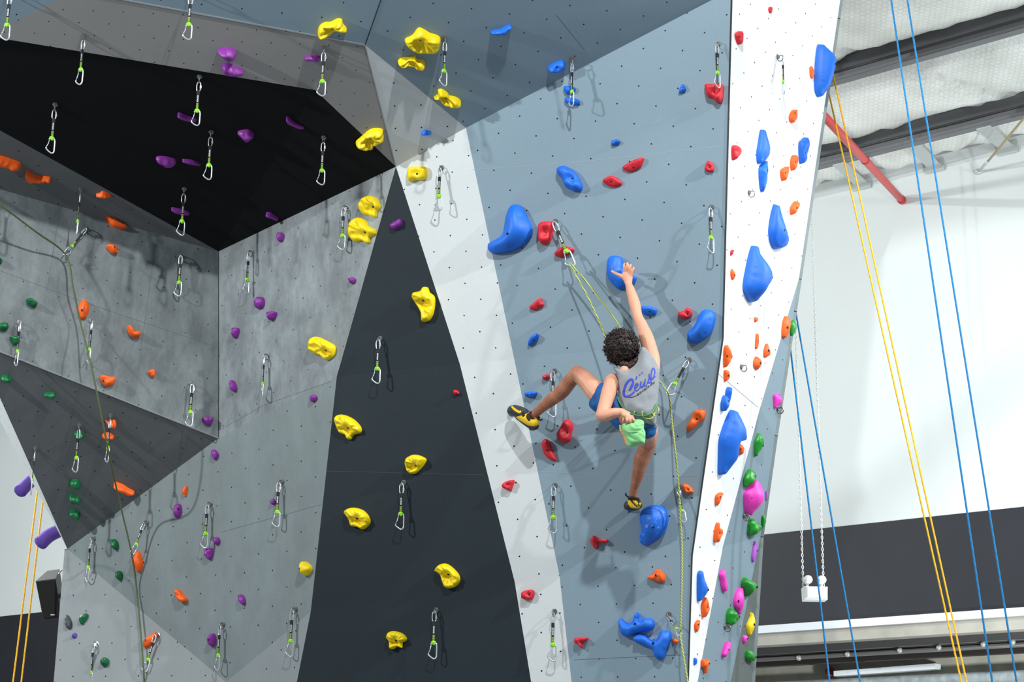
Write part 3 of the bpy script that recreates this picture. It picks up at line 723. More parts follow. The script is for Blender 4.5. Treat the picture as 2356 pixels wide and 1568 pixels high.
HD = """
1|P|lump|9|1478,350 1500,330 1550,318 1608,345 1605,385 1570,432 1545,430 1500,385||purple wedge hold on the warm grey soffit, touching another below it
1|P|lump|8|1512,440 1545,425 1580,440 1620,460 1663,495 1640,520 1590,533 1540,520 1510,480||dark purple fan hold straddling the edge of the black roof
1|P|edge|5|1208,775 1225,765 1290,800 1340,825 1320,838 1280,838 1235,815||purple crescent hold behind a quickdraw carabiner on the black roof
1|P|lump|7|1615,905 1640,885 1690,880 1725,905 1725,940 1690,975 1665,975 1640,940||round purple hold in the middle of the black roof
1|P|lump|6|1060,1070 1110,1060 1190,1080 1200,1110 1175,1145 1130,1150 1085,1125||wide purple shell hold low on the left of the black roof
1|P|edge|4|1240,1080 1300,1085 1350,1115 1365,1135 1310,1130 1260,1105||thin shaded purple hold right of the wide purple shell hold
1|P|edge|4|1165,1410 1230,1420 1290,1455 1270,1475 1200,1460||barely lit purple hold in the dark beside the lowest roof quickdraw
2|P|edge|4|230,795 250,795 290,840 350,870 350,885 320,885 270,860 235,825||slim slanting purple hold right of the round one on the black roof
2|P|edge|5|95,1445 125,1445 175,1490 165,1510 130,1490 100,1465||small purple hold at the lower right edge of the black roof
2|P|lump|5|355,395 375,375 410,380 450,378 468,400 450,420 400,415 365,418||purple peanut hold beside a quickdraw on the warm grey soffit
1|O|lump|8|-60,1040 0,1055 60,1075 145,1120 130,1155 90,1170 30,1145 -60,1110||large orange hold cut by the left picture edge
1|O|lump|7|170,1165 182,1150 230,1195 340,1213 335,1240 290,1248 220,1250 170,1230||split orange hold on the dark soffit next to the picture edge one
1|O|lump|6|652,1333 680,1315 700,1298 755,1330 740,1350 670,1350||small orange hold on the dark soffit right of the hanging quickdraw
1|O|lump|6|712,1465 740,1465 865,1530 850,1550 810,1553 760,1540 725,1500||long orange hold just above the worn grey panel's top edge
2|Y|crinkle|7|462,175 500,150 535,148 580,125 612,130 618,160 643,200 640,222 600,222 560,220 530,245 490,272 455,268 447,230|545,203|yellow bone shaped hold across the bright trim at the top
2|Y|crinkle|8|1045,265 1090,240 1130,188 1165,195 1210,225 1260,245 1285,275 1280,340 1250,375 1180,375 1120,370 1070,335 1042,295|1150,285|largest yellow rippled hold, upper of the top pair
2|Y|crinkle|7|990,412 1020,392 1070,385 1110,378 1120,400 1160,410 1180,445 1165,480 1120,475 1080,450 1010,450||chalked yellow hold right under the largest rippled one
2|Y|crinkle|7|1235,665 1265,640 1265,610 1290,603 1330,630 1345,655 1390,670 1425,705 1410,738 1370,735 1310,720 1285,690 1270,672|1320,672|yellow fish shaped hold beneath the quickdraw on the pale triangle's edge
2|Y|crinkle|8|708,980 740,940 800,880 850,870 890,878 888,905 895,920 895,960 860,990 830,1005 820,1025 760,1032 715,1010|808,955|yellow shell hold on the soffit corner over the black roof edge
2|Y|jug|6|1052,1150 1080,1130 1130,1130 1185,1135 1198,1165 1190,1215 1150,1228 1110,1222 1080,1235 1055,1220|1120,1182|yellow tooth shaped hold at the top of the bright pale strip
2|Y|crinkle|7|722,1375 760,1335 800,1327 850,1350 875,1395 872,1420 855,1445 850,1480 820,1475 780,1460 740,1450 720,1410|815,1402|yellow disc hold, upper of the two beside the quickdraw
6|Y|crinkle|7|835,90 850,20 900,-5 950,20 980,60 1020,75 1025,110 990,130 985,165 960,168 930,150 880,155 845,130|940,90|yellow scallop hold, lower of the two beside the quickdraw
2|P|lump|6|930,1525 985,1495 1015,1490 1022,1525 990,1562 950,1555|985,1532|purple hold near the top of the charcoal triangle
2|B|lump|4|1150,915 1170,885 1200,890 1222,912 1200,925 1160,922||tiny blue hold on the shaded pale triangle
2|B|lump|6|1622,215 1650,205 1690,200 1730,172 1760,168 1765,195 1730,230 1680,245 1640,240||blue crescent hold alone high on the overhanging panel
3|B|jug|6|300,465 330,430 385,410 408,420 420,465 400,478 360,497 310,492|360,463|blue hold just left of the quickdraw on the shadow line
3|B|lump|5|402,585 450,583 485,600 480,630 440,645 410,625||blue hold behind the quickdraw, upper of the two there
3|B|lump|5|408,665 440,658 500,675 518,705 505,718 450,712 412,690|475,688|blue hold behind the quickdraw, lower of the two there
3|B|lump|4|1213,568 1230,590 1238,615 1215,636 1187,628 1195,590|1215,597|small blue teardrop hold left of the red notched hold
3|B|lump|4|725,965 755,945 780,950 792,968 770,988 735,990|760,967|tiny blue oval hold above the pair of red leaf holds
3|B|jug|8|350,1150 370,1128 410,1122 440,1140 480,1170 510,1210 535,1260 530,1295 490,1308 450,1290 410,1265 390,1215 360,1185|462,1213|elongated hollowed blue hold slanting left of the red leaf holds
3|R|jug|8|1358,575 1380,565 1440,570 1490,575 1493,640 1490,680 1470,708 1440,695 1425,675 1380,655 1365,610|1432,622|red notched hold behind the carabiner near the white arete
3|R|edge|5|800,1135 840,1105 900,1080 948,1073 950,1095 930,1140 880,1168 840,1168|877,1132|red leaf hold, upper right of the slanting pair
3|R|edge|5|665,1225 700,1200 740,1195 775,1215 805,1245 790,1265 745,1275 700,1258|727,1230|red leaf hold, lower left of the slanting pair
3|R|jug|4|1362,1140 1385,1090 1420,1115 1430,1150 1420,1172 1375,1165|1400,1142|small red hold beside the white arete above the long quickdraw
4|R|lump|4|380,50 408,48 405,75 390,92 378,75||tiny red hold at the very top of the white panel
4|R|jug|6|147,235 175,215 205,213 205,260 200,295 170,305 155,275|185,250|red cup hold near the top left of the white panel
4|R|jug|6|125,1005 150,985 185,1000 192,1035 170,1070 130,1088||red split hold on the white panel's left edge
4|B|blob|16|720,350 745,305 770,298 805,330 838,385 835,450 820,500 790,560 755,620 715,663 692,620 690,520 700,430|815,437|tall blue hold at the top right edge over the ropes
4|B|blob|14|295,1040 310,970 345,885 370,885 385,940 400,1010 400,1050 370,1085 330,1108 300,1110||blue drop hold on the white panel touching a narrow one below
4|B|lump|10|310,1150 345,1110 375,1090 382,1140 375,1190 345,1290 328,1308 315,1260|367,1160|narrow blue pointed hold directly under a rounder blue drop
4|B|jug|12|585,975 620,950 650,932 655,980 640,1050 620,1095 590,1115 583,1060|637,1040|grooved blue hold at the right edge above two orange ones
0|B|blob|15|1767,530 1772,500 1785,470 1792,472 1803,500 1812,527 1822,545 1818,563 1805,571 1780,572 1770,555|1804,530|blue pear hold on the white panel above the biggest pear one
4|O|lump|5|658,470 672,448 690,470 697,495 690,515 675,538 660,520||orange hold tucked left of the tall blue hold at the top
4|O|lump|6|518,790 545,755 582,743 578,770 565,810 540,838 520,825|567,770|orange hold alone on the white panel below the tall blue one
4|O|jug|6|527,1090 545,1060 570,1053 582,1080 575,1115 550,1150 535,1162 525,1135|567,1103|orange hold left of the grooved blue hold, upper of two
4|O|jug|6|457,1160 490,1140 518,1130 515,1160 500,1200 475,1233 460,1205|497,1178|orange three-cornered hold, lower left of the two by the grooved blue hold
4|O|lump|6|522,1420 545,1385 580,1365 593,1380 585,1420 560,1445 530,1462|572,1413|orange hold right of the blue pear hold near the white panel edge
8|B|blob|16|303,430 320,340 350,250 385,190 405,178 430,200 438,250 470,290 490,320 495,370 508,410 500,440 450,475 400,530 365,547 330,525 308,480|487,387|biggest pear shaped blue hold in the middle of the white panel
8|R|lump|3|225,215 250,207 250,220 225,248||tiny red chip hold by the left edge of the white panel
8|O|lump|4|225,345 237,332 262,365 258,385 237,403 225,375|253,373|small orange hold under the tiny red chip on the white panel
8|O|lump|3|378,643 400,642 407,655 395,672 378,670||tiny orange hold under the biggest pear shaped blue hold
8|O|lump|5|385,790 390,755 400,745 410,760 410,800 400,843 382,840|405,795|upright narrow orange hold, topmost of a cluster of three
8|O|lump|5|437,860 450,820 465,810 475,830 488,860 480,890 440,900|471,857|orange bell shaped hold, rightmost of a cluster of three
8|O|lump|6|180,850 190,822 205,828 243,885 240,905 215,940 185,967 178,930|215,893|orange triangular hold at the white panel's left edge
8|O|lump|5|372,920 400,893 428,925 428,950 405,982 372,960|417,937|orange diamond hold, lowest of a cluster of three
8|O|lump|5|182,985 205,982 228,1005 225,1035 190,1057 182,1030|213,1018|small orange hold directly under the orange triangular one
8|B|jug|7|162,1190 175,1150 185,1145 200,1160 210,1110 230,1090 235,1110 222,1180 200,1225 172,1248 162,1230|215,1182|blue mitten shaped hold above the huge concave blue one
0|B|blob|12|1652,1040 1653,1010 1659,990 1668,968 1682,946 1693,943 1704,954 1721,986 1727,1000 1725,1014 1707,1019 1696,1025 1695,1036 1703,1048 1697,1060 1678,1075 1659,1091 1652,1086||huge concave blue hold low on the white side panel
0|O|lump|5|1696,1026 1705,1021 1713,1030 1711,1042 1703,1047 1696,1038|1706,1033|orange hold nested in the hollow of the huge blue one
8|O|blob|10|555,700 565,660 590,633 612,645 620,670 610,730 590,765 570,778 553,760|597,708|pale orange oval hold at the outer edge beside a green one
8|L|blob|9|611,690 630,660 650,670 658,700 648,740 611,760||green hold peeking round the outer edge by an orange oval
8|K|blob|9|500,1140 530,1135 560,1150 568,1180 560,1200 530,1215 505,1230 500,1180||pink hold at the outer edge above a bare metal ring
8|L|lump|9|377,1450 395,1405 412,1385 440,1420 442,1470 430,1500 395,1520 378,1540|435,1468|dark topped green hold right of the huge blue one
12|L|lump|10|487,230 510,185 540,167 578,200 570,240 530,270 490,285||green hold sitting on top of the big pink one
12|K|blob|13|490,320 530,270 570,235 610,260 635,310 630,370 610,420 560,455 520,478 495,425 488,370|568,360|big pink balloon shaped hold near the outer edge
12|M|blob|5|633,310 645,320 655,335 645,360 633,372||mauve hold peeking out right of the big pink one
12|L|lump|10|512,550 520,505 545,493 570,515 600,520 608,555 590,595 560,605 515,605||green lumpy hold under the big pink one, left of a round one
12|L|blob|8|607,480 628,475 640,510 628,545 607,550||green rounded hold peeking past the outer edge under the pink one
12|M|blob|5|540,720 555,665 570,638 583,670 582,710 565,765 545,780 538,755|579,705|slender mauve hold upright at the outer edge
12|L|lump|11|470,915 490,878 520,895 560,900 580,930 575,960 545,990 505,1005 480,960|575,943|green double lobed hold above the pink bean at the outer edge
12|K|blob|8|325,860 345,828 370,850 375,890 390,960 370,973 345,945 335,900||slim curved pink hold left of the double lobed green one
12|K|blob|9|420,1030 440,970 480,948 497,960 500,1050 490,1090 470,1130 445,1095 425,1075|467,1037|tall pink hold between two green lobed holds
12|L|lump|11|372,1120 395,1080 430,1095 465,1125 465,1160 430,1190 375,1190|463,1140|green lobed hold above a bare metal ring, left of the tall pink
12|Y|blob|6|508,1190 535,1140 545,1108 570,1150 570,1200 530,1262 510,1230|558,1190|bright yellow lozenge hold low at the outer right edge
12|K|lump|6|480,1270 500,1258 522,1275 518,1295 485,1312|515,1282|small pink hold just below the yellow lozenge
12|K|lump|6|342,1380 365,1320 390,1300 410,1320 395,1360 360,1405 345,1400|375,1365|pink slanting hold low on the blue-grey side panel
12|L|lump|9|498,1370 515,1355 560,1375 572,1405 560,1432 500,1420|568,1405|lowest green hold on the green grey edge panel
12|O|jug|5|82,270 105,262 140,285 160,320 120,328 90,305|123,303|orange leaf hold right of the climbing rope's lower quickdraw
12|O|lump|6|300,345 330,325 358,322 350,350 315,408 300,395|338,350|orange pointed hold on the lower white strip, upper of two
12|O|jug|7|292,580 305,525 318,520 320,555 350,560 352,590 335,620 315,650 290,640|335,592|orange hooked hold on the lower white strip
12|B|blob|11|180,870 190,840 207,836 230,890 265,950 262,975 225,1015 190,1037 180,1020|262,962|blue sail shaped hold low on the white strip
12|O|jug|6|208,1060 225,1020 237,1010 262,1060 268,1090 250,1120 220,1145 210,1115|257,1083|orange hold directly under the blue sail shaped one
12|O|lump|5|162,1190 180,1165 205,1162 203,1205 185,1240 165,1225|192,1190|small orange hold at the strip's left edge beneath the sail one
12|B|lump|4|160,1410 185,1415 185,1445 160,1455||tiny blue hold at the foot of the white strip
12|O|lump|6|207,1420 240,1425 268,1420 265,1460 240,1515 225,1480 207,1465|262,1447|orange heart shaped hold at the foot of the white strip
12|O|lump|4|15,1285 45,1285 62,1300 40,1318 18,1305|40,1300|small orange hold beside the lower forked blue hold
0|B|blob|13|1117,570 1119,556 1135,547 1150,537 1155,518 1158,495 1168,472 1182,466 1198,474 1212,498 1224,520 1224,545 1205,565 1180,577 1150,581 1128,580|1169,538|big blue boomerang hold at the left of the blue wall
7|R|jug|8|437,50 460,25 500,22 540,32 540,90 528,150 500,175 465,172 438,130|490,98|red cup hold left of the quickdraw holding the climbing rope
7|R|edge|7|543,225 570,200 620,185 670,200 675,220 640,240 600,258 550,245|603,228|red flat hold behind the green sleeve of the roped quickdraw
7|B|blob|11|875,300 890,250 930,238 970,250 990,300 1000,350 1030,370 1075,380 1078,400 1060,425 1030,450 970,468 910,420 880,370||blue hold the climber grips with the raised hand
7|R|edge|5|384,570 400,555 450,520 465,520 470,545 485,562 465,580 430,598 390,590|437,565|red blocky hold left of the climbing rope
7|B|edge|6|370,810 385,775 420,752 445,750 447,780 430,805 380,825|410,790|blue oval hold left of the climber, just above the panel crease
7|B|edge|6|1105,580 1115,568 1180,575 1210,595 1200,625 1150,635 1110,615|1160,602|blue flat hold right of the climber's raised forearm
7|R|jug|6|1342,610 1380,598 1400,580 1425,590 1438,620 1420,648 1380,655 1345,632|1405,622|red knobbly hold left of the blue kidney hold
7|B|blob|12|1395,760 1400,730 1440,690 1470,620 1500,590 1540,588 1580,620 1583,670 1560,740 1510,790 1450,808 1405,795|1512,733|blue kidney shaped hold near the white arete
7|R|lump|5|467,1020 490,1010 515,1012 520,1030 495,1048 470,1038|497,1025|small red hold above the climber's bent knee, left of a quickdraw
7|B|lump|6|352,1130 370,1120 430,1122 437,1140 410,1165 380,1152 355,1148|400,1138|blue peanut hold above the climber's left foot
7|R|jug|9|555,1395 580,1350 600,1310 625,1297 655,1315 668,1350 660,1395 655,1435 610,1455 575,1435|625,1383|red dished hold under the climber's left shin
7|R|edge|7|463,1460 475,1430 495,1425 515,1450 540,1510 563,1565 520,1560 475,1520|500,1497|red fin shaped hold left below the dished red one
7|O|jug|7|1395,1350 1420,1300 1445,1245 1480,1238 1520,1245 1515,1290 1480,1325 1430,1368 1400,1368|1463,1297|orange kidney hold between the rope and the white arete
7|B|lump|5|245,1225 262,1222 290,1250 285,1275 255,1275||blue hold under the toe of the climber's left shoe
0|B|lump|5|1440,1166 1450,1162 1462,1164 1461,1172 1450,1175 1441,1173||small dark blue foothold under the climber's right shoe
11|R|jug|6|153,270 180,248 235,238 240,255 230,285 220,310 185,302 158,290|195,273|red triangular hold on the pale strip, upper of two
11|R|jug|6|735,630 750,618 757,602 800,625 850,628 855,645 830,655 795,650 785,690 765,690 740,655|780,643|red forked hold left of the big blue chalked one
11|B|blob|14|1050,500 1060,440 1110,405 1170,400 1230,420 1255,480 1245,550 1210,610 1150,650 1100,668 1055,650 1050,600 1060,550|1152,547|big chalk smeared blue hold below the climber's right foot|chalk
11|O|lump|7|1110,872 1150,855 1165,830 1190,827 1215,845 1235,870 1232,905 1210,915 1160,905 1120,890|1172,866|orange beaked hold on the lower blue panel
11|R|jug|6|280,995 285,975 330,960 365,965 372,1000 350,1030 320,1028 283,1018|335,995|red rounded hold on the pale strip, lower of two
11|B|lump|9|917,1160 935,1148 955,1165 975,1180 1010,1165 1030,1120 1050,1107 1065,1130 1075,1160 1110,1145 1150,1155 1165,1190 1145,1225 1080,1240 1020,1260 970,1272 935,1250 920,1200|1033,1188|blue crown shaped hold, upper of the forked pair at the bottom
11|B|lump|9|1015,1275 1050,1252 1090,1260 1140,1290 1180,1280 1200,1240 1235,1228 1270,1240 1268,1300 1245,1360 1225,1410 1190,1425 1160,1400 1150,1360 1100,1335 1050,1315 1020,1300|1152,1314|blue forked hold, lower of the pair at the bottom
11|R|jug|6|632,1280 660,1275 700,1275 728,1277 720,1295 690,1310 685,1345 670,1340 650,1315 632,1310|672,1303|small red forked hold at the bottom beside the pale strip
10|Y|crinkle|8|1055,120 1075,85 1130,70 1200,95 1203,120 1170,165 1130,195 1090,195 1065,170|1130,140|yellow wedge hold on charcoal with chalk ticks above it
10|Y|crinkle|8|653,450 680,425 730,420 790,440 830,480 838,520 810,555 780,565 750,550 700,540 690,510 675,485|742,490|yellow cap shaped hold left of the charcoal panel's middle quickdraw
10|Y|lump|8|358,800 365,775 395,775 430,790 455,815 450,840 420,870 385,860 362,840|375,823|small yellow shell hold left of the charcoal panel edge
10|Y|crinkle|8|1250,835 1275,800 1320,787 1370,810 1420,860 1427,905 1400,940 1350,952 1320,940 1300,900 1290,870 1270,850|1343,858|yellow ear shaped hold above the lowest charcoal quickdraw
10|Y|crinkle|7|932,1275 950,1240 990,1233 1050,1250 1078,1280 1070,1300 1050,1310 1045,1345 1010,1335 980,1352 955,1345 950,1300|1000,1294|yellow molar shaped hold at the bottom of the charcoal panel
6|Y|crinkle|8|583,800 610,768 640,765 710,795 765,830 760,880 740,905 705,918 660,890 600,870 583,840|683,848|yellow rippled hold alone on the worn grey slanting panel
6|Y|crinkle|8|745,1300 765,1270 810,1268 880,1300 928,1350 925,1385 880,1400 860,1427 835,1425 820,1400 780,1385 760,1350|833,1350|yellow hold lying over the left edge of the charcoal panel
6|Y|crinkle|8|1245,510 1255,480 1300,470 1320,445 1350,448 1365,480 1400,510 1403,570 1390,630 1360,668 1320,668 1312,620 1290,580 1265,545|1322,532|yellow tusk shaped hold on charcoal beside the pale strip
6|R|lump|4|1515,1115 1535,1108 1560,1125 1555,1140 1525,1142|1540,1127|tiny red hold alone on the charcoal panel
6|P|lump|6|377,100 410,95 432,115 425,150 400,157 378,125||purple hold just under the black roof on the slanting grey panel
6|P|lump|5|840,390 870,383 893,400 885,425 850,422||small purple hold near the upper charcoal edge
6|P|lump|7|230,525 260,508 300,520 305,560 290,585 250,585 230,560||purple rounded hold, upper of two below the corner quickdraw
6|P|lump|7|310,610 350,603 385,612 375,650 350,665 325,650||purple wedge hold, lower of two below the corner quickdraw
6|P|lump|6|82,715 115,707 145,720 135,765 115,780 92,755||purple thimble hold close to the inner corner, middle height
6|P|lump|6|72,1060 90,1045 120,1070 128,1105 115,1125 85,1105||purple hold slanting near the inner corner, left of a quickdraw
6|P|lump|5|590,1150 620,1140 645,1155 640,1178 610,1188 592,1172||small purple hold left of the charcoal edge, under a crease
5|P|lump|6|1300,1290 1345,1280 1382,1283 1365,1325 1340,1340 1310,1320||purple wedge hold at the tip of the worn recessed panel
9|P|lump|5|1385,45 1410,38 1440,65 1435,95 1415,108 1395,85||small purple hold just under the recess corner tip
9|P|lump|7|1140,420 1165,393 1195,410 1195,460 1180,490 1145,480|1165,430|oval purple hold under the small orange triangle
9|P|lump|5|1397,635 1420,613 1448,625 1450,650 1430,668 1405,655||small purple hold right of a carabiner, above a rounder one
9|P|lump|6|1340,700 1370,683 1408,695 1403,740 1385,767 1345,740||round purple hold under the carabiner, lower of the two
10|P|lump|4|170,375 195,363 215,378 210,398 190,402||tiny purple hold left of the quickdraw beside the charcoal edge
9|P|lump|5|1562,1000 1585,992 1615,1015 1620,1050 1605,1063 1575,1040||purple oval hold alone left of the lowest small yellow one
9|P|lump|7|1357,1290 1380,1255 1415,1250 1423,1290 1410,1335 1370,1325|1375,1290|lowest purple hold, left of a bottom quickdraw
9|V|lump|4|470,1255 500,1245 503,1275 480,1280||tiny violet hold under the dark grey one at lower left
9|G|lump|7|450,265 470,235 510,235 530,280 520,308 490,300 460,295||dark green hold, topmost of three in a column on the undercut triangle
9|G|lump|7|448,350 470,328 515,350 530,390 510,407 470,385||dark green hold, middle of three in a column on the undercut triangle
9|G|lump|7|450,450 480,432 520,445 525,495 510,508 470,485||dark green hold, lowest of three in a column on the undercut triangle
9|G|lump|7|722,640 740,625 780,650 782,690 765,702 735,680||dark green hold right of the lower left quickdraw, upper of two
9|G|lump|7|752,850 775,835 807,850 807,890 790,902 760,880||dark green hold below another, left of the big orange oval
9|G|lump|7|520,1135 575,1118 578,1150 545,1193 525,1175||dark green ragged hold on the light flank beside the grey one
9|G|lump|7|655,1420 690,1403 718,1425 715,1455 690,1472 660,1450||lowest dark green hold beside the bottom left quickdraw
5|G|lump|7|172,525 200,515 243,540 240,565 220,583 180,560||dark green hold left of the dark green rope, casting a long shadow
5|G|lump|7|0,680 40,668 62,690 50,720 20,735 -10,715||dark green hold at the left picture edge beside a quickdraw
5|G|lump|7|65,765 110,760 132,780 120,815 90,820 75,795||dark green hold behind the leftmost quickdraw of the worn panel
5|G|lump|6|-40,255 5,252 18,275 8,295 -40,300||dark green hold almost out of the picture at the left edge
5|G|lump|6|0,1030 30,1010 70,1025 75,1060 40,1072 5,1058||dark green hold at the left edge of the undercut triangle
5|G|lump|6|280,1135 320,1122 355,1130 350,1165 330,1172 290,1155||dark green flat hold on the upper undercut triangle
5|G|lump|6|470,1390 500,1372 540,1390 535,1425 510,1430 480,1410||dark green hold behind the quickdraw of the undercut triangle
5|O|lump|7|683,185 710,170 750,175 765,205 750,235 715,228|708,198|orange egg hold high on the worn recessed panel
5|O|blob|8|500,600 520,550 548,518 575,550 580,590 560,640 535,657 510,645|531,595|orange teardrop hold right beside the dark green rope
5|O|jug|7|820,705 835,695 870,725 908,740 895,770 865,775 830,750|838,730|orange scoop hold in the middle of the worn recessed panel
5|O|jug|7|642,1030 660,1015 700,1022 747,1025 745,1055 715,1085 680,1088 655,1060|672,1048|orange scoop hold above the bright metal trim
5|O|lump|5|955,990 990,972 1002,985 990,1033 960,1010|970,997|small orange triangle hold on the worn recessed panel
5|O|lump|6|680,1305 705,1325 735,1300 748,1330 742,1365 720,1360 695,1340||orange jagged hold behind a quickdraw, upper of two
5|O|lump|6|655,1410 680,1382 710,1385 733,1415 720,1440 690,1435 670,1430|682,1412|orange jagged hold behind a quickdraw, lower of two
9|O|edge|8|750,265 760,250 810,268 850,305 885,335 870,355 840,355 790,325||long orange hold at the lower edge of the undercut triangle
9|O|lump|4|1195,310 1225,280 1238,285 1225,350||small orange triangle hold above the oval purple one
9|O|blob|8|857,770 880,725 905,708 930,735 943,790 930,840 910,845 880,810||big orange oval hold crossed by the dark green rope
9|O|jug|6|1148,970 1170,958 1200,990 1238,1020 1230,1045 1190,1040 1160,1005|1165,993|pale orange bean hold low on the mid grey panel
9|O|blob|7|940,1290 970,1260 1030,1243 1045,1255 1030,1290 1000,1330 960,1345 940,1325|960,1293|orange hold behind the lowest roped quickdraw at the bottom
9|S|lump|6|425,1150 435,1118 460,1150 475,1190 465,1222 440,1210||dark grey drop hold at the left edge of the light flank
"""
for ln in HD.strip().split('\n'):
    f = ln.split('|')
    hold(int(f[0]), f[1], f[2], float(f[3]), f[4], f[5], f[6], chalk=len(f) > 7)
# two violet volumes that reach past the left arete
for (pts, r, lb) in ((((100, 1090), (78, 1100), (58, 1118), (46, 1130)), 0.049, 'fat violet tube hold past the left arete, upper of two'),
                     (((168, 1205), (140, 1218), (112, 1232), (92, 1250)), 0.052, 'fat violet tube hold past the left arete, lower of two')):
    P = [atY(x, y, 12.9-0.05*i) for i, (x, y) in enumerate(pts)]; O = P[1]
    pth = smoothpath([p-O for p in P], 6); n = len(pth)
    mb = MB(); mb.tube(pth, [r*(0.9+0.15*i/n) for i in range(n-2)]+[r*1.04, r*0.98], 24)
    hm = hold_mat('V'); mb.build('climbing_hold', hm, loc=O, label=lb, cat='climbing hold', group='violet climbing holds')

# ================================================================= QUICKDRAWS
M_al = mat('polished_alloy', (206, 210, 214), 0.25, 0.55)
M_st = mat('plated_steel', (150, 150, 148), 0.3, 0.8)
M_sl = mat('black_webbing', (24, 24, 26), 0.8)
M_kp = mat('lime_rubber', (140, 214, 20), 0.5)
M_ws = mat('white_thread', (226, 228, 228), 0.7); M_gs = mat('lime_thread', (170, 206, 70), 0.7)
def text_mesh(body, size, M, mtl, name, extrude=0.0004, shear=0.0):
    cu = bpy.data.curves.new('t', 'FONT'); cu.body = body; cu.size = size; cu.extrude = extrude; cu.align_x = 'CENTER'; cu.align_y = 'CENTER'; cu.shear = shear; cu.resolution_u = 2
    cu.offset = size*0.02
    to = bpy.data.objects.new('t', cu); COL.objects.link(to); dg = bpy.context.evaluated_depsgraph_get(); dg.update()
    me = bpy.data.meshes.new_from_object(to.evaluated_get(dg)); me.transform(M); bpy.data.objects.remove(to)
    me.name = name; me.materials.clear(); me.materials.append(mtl); return me
qd = {}
def ovalring(w_, h_, zc, n=20, p=2.6):
    return [Vector((w_/2*math.copysign(abs(math.cos(t))**(2/p), math.cos(t)), 0, zc+h_/2*math.copysign(abs(math.sin(t))**(2/p), math.sin(t)))) for t in [2*math.pi*i/n for i in range(n)]]
mb = MB(); mb.tube(ovalring(0.026, 0.066, -0.032), 0.0036, 8, closed=True); qd['link'] = mb.mesh('quick_link', M_al)
mb = MB(); mb.tube([(0.013, 0, -0.045), (0.013, 0, -0.024)], 0.0062, 6); qd['nut'] = mb.mesh('sleeve_nut', M_al, False)
mb = MB(); mb.box((0, 0, -0.128), (0.0165, 0.005, 0.125)); mb.box((0, 0, -0.074), (0.019, 0.009, 0.028)); qd['sling'] = mb.mesh('sling', M_sl, False)
mb = MB()
for i in range(6):
    for s_ in (-1, 1): mb.box((0, s_*0.0029, -0.151-i*0.0068), (0.0135, 0.0012, 0.0030))
qd['stitch'] = mb.mesh('stitching', M_gs, False)
Mt = Matrix.Translation((0, -0.003, -0.114)) @ Matrix.Rotation(R(90), 4, 'X') @ Matrix.Rotation(R(90), 4, 'Z')
qd['text'] = text_mesh('EDELRID', 0.0125, Mt, M_ws, 'lettering')
mb = MB(); mb.ball((0, 0, -0.196), (0.017, 0.011, 0.013), 14); mb.ball((0.003, 0, -0.204), (0.012, 0.010, 0.010), 12); qd['keeper'] = mb.mesh('rubber_keeper', M_kp)
cb = smoothpath([(-0.012, 0, -0.200), (0.004, 0, -0.195), (0.018, 0, -0.203), (0.0215, 0, -0.225), (0.0215, 0, -0.258), (0.0205, 0, -0.287), (0.008, 0, -0.300), (-0.012, 0, -0.291), (-0.029, 0, -0.276), (-0.031, 0, -0.266)], 5)
mb = MB(); mb.tube(cb, 0.0047, 8); mb.ball((-0.014, 0, -0.205), 0.006, 8); qd['biner'] = mb.mesh('carabiner', M_al)
gt = [(-0.031, 0, -0.267), (-0.020, 0, -0.240), (-0.0135, 0, -0.207)]
mb = MB(); mb.tube(gt, 0.0030, 6); qd['gate'] = mb.mesh('gate', M_al)
mb = MB(); mb.tube([(0, 0, 0), (0, 0, 0.012)], 0.0125, 6); mb.tube([(0, 0, 0.001), (0, 0, 0.004)], 0.017, 14); qd['hexbolt'] = mb.mesh('bolt', M_st, False)
# hanger: plate on the wall with an eye bent out from it (local z = wall normal, y = down)
mb = MB(); mb.box((0, 0.0, 0.002), (0.022, 0.034, 0.003)); qd['plate'] = mb.mesh('plate', M_st, False)
mb = MB(); pth = [Vector((0, -0.004+0.021*math.sin(t), 0.020-0.020*math.cos(t)*1.0)) for t in [math.pi*2*i/16 for i in range(16)]]
mb.tube([p+Vector((0, 0.016, 0.004)) for p in pth], [(0.0022, 0.0045)]*16, 8, closed=True, wax=Vector((1, 0, 0))); qd['eye'] = mb.mesh('eye', M_st)
hang_n = 0
def hanger(px, py, label, pk=None):
    pk = pk or which(Vector((px, py))); pl = PL[pk]; n = pl[1]; P = onpl(px, py, pl)
    dn = Vector((0, 0, -1)); y = dn-n*dn.dot(n)
    y = y.normalized() if y.length > 0.15 else Vector((0.3, -1, 0)); y = (y-n*y.dot(n)).normalized(); x = y.cross(n).normalized()
    M = Matrix(((x.x, y.x, n.x, P.x), (x.y, y.y, n.y, P.y), (x.z, y.z, n.z, P.z), (0, 0, 0, 1)))
    h = obj('bolt_hanger', None, M=M, label=label, cat='bolt hanger', group='bolt hangers')
    for k in ('plate', 'eye', 'hexbolt'): obj(qd[k].name, qd[k], h)
    return M @ Vector((0, 0.012, 0.040))
EDL = []
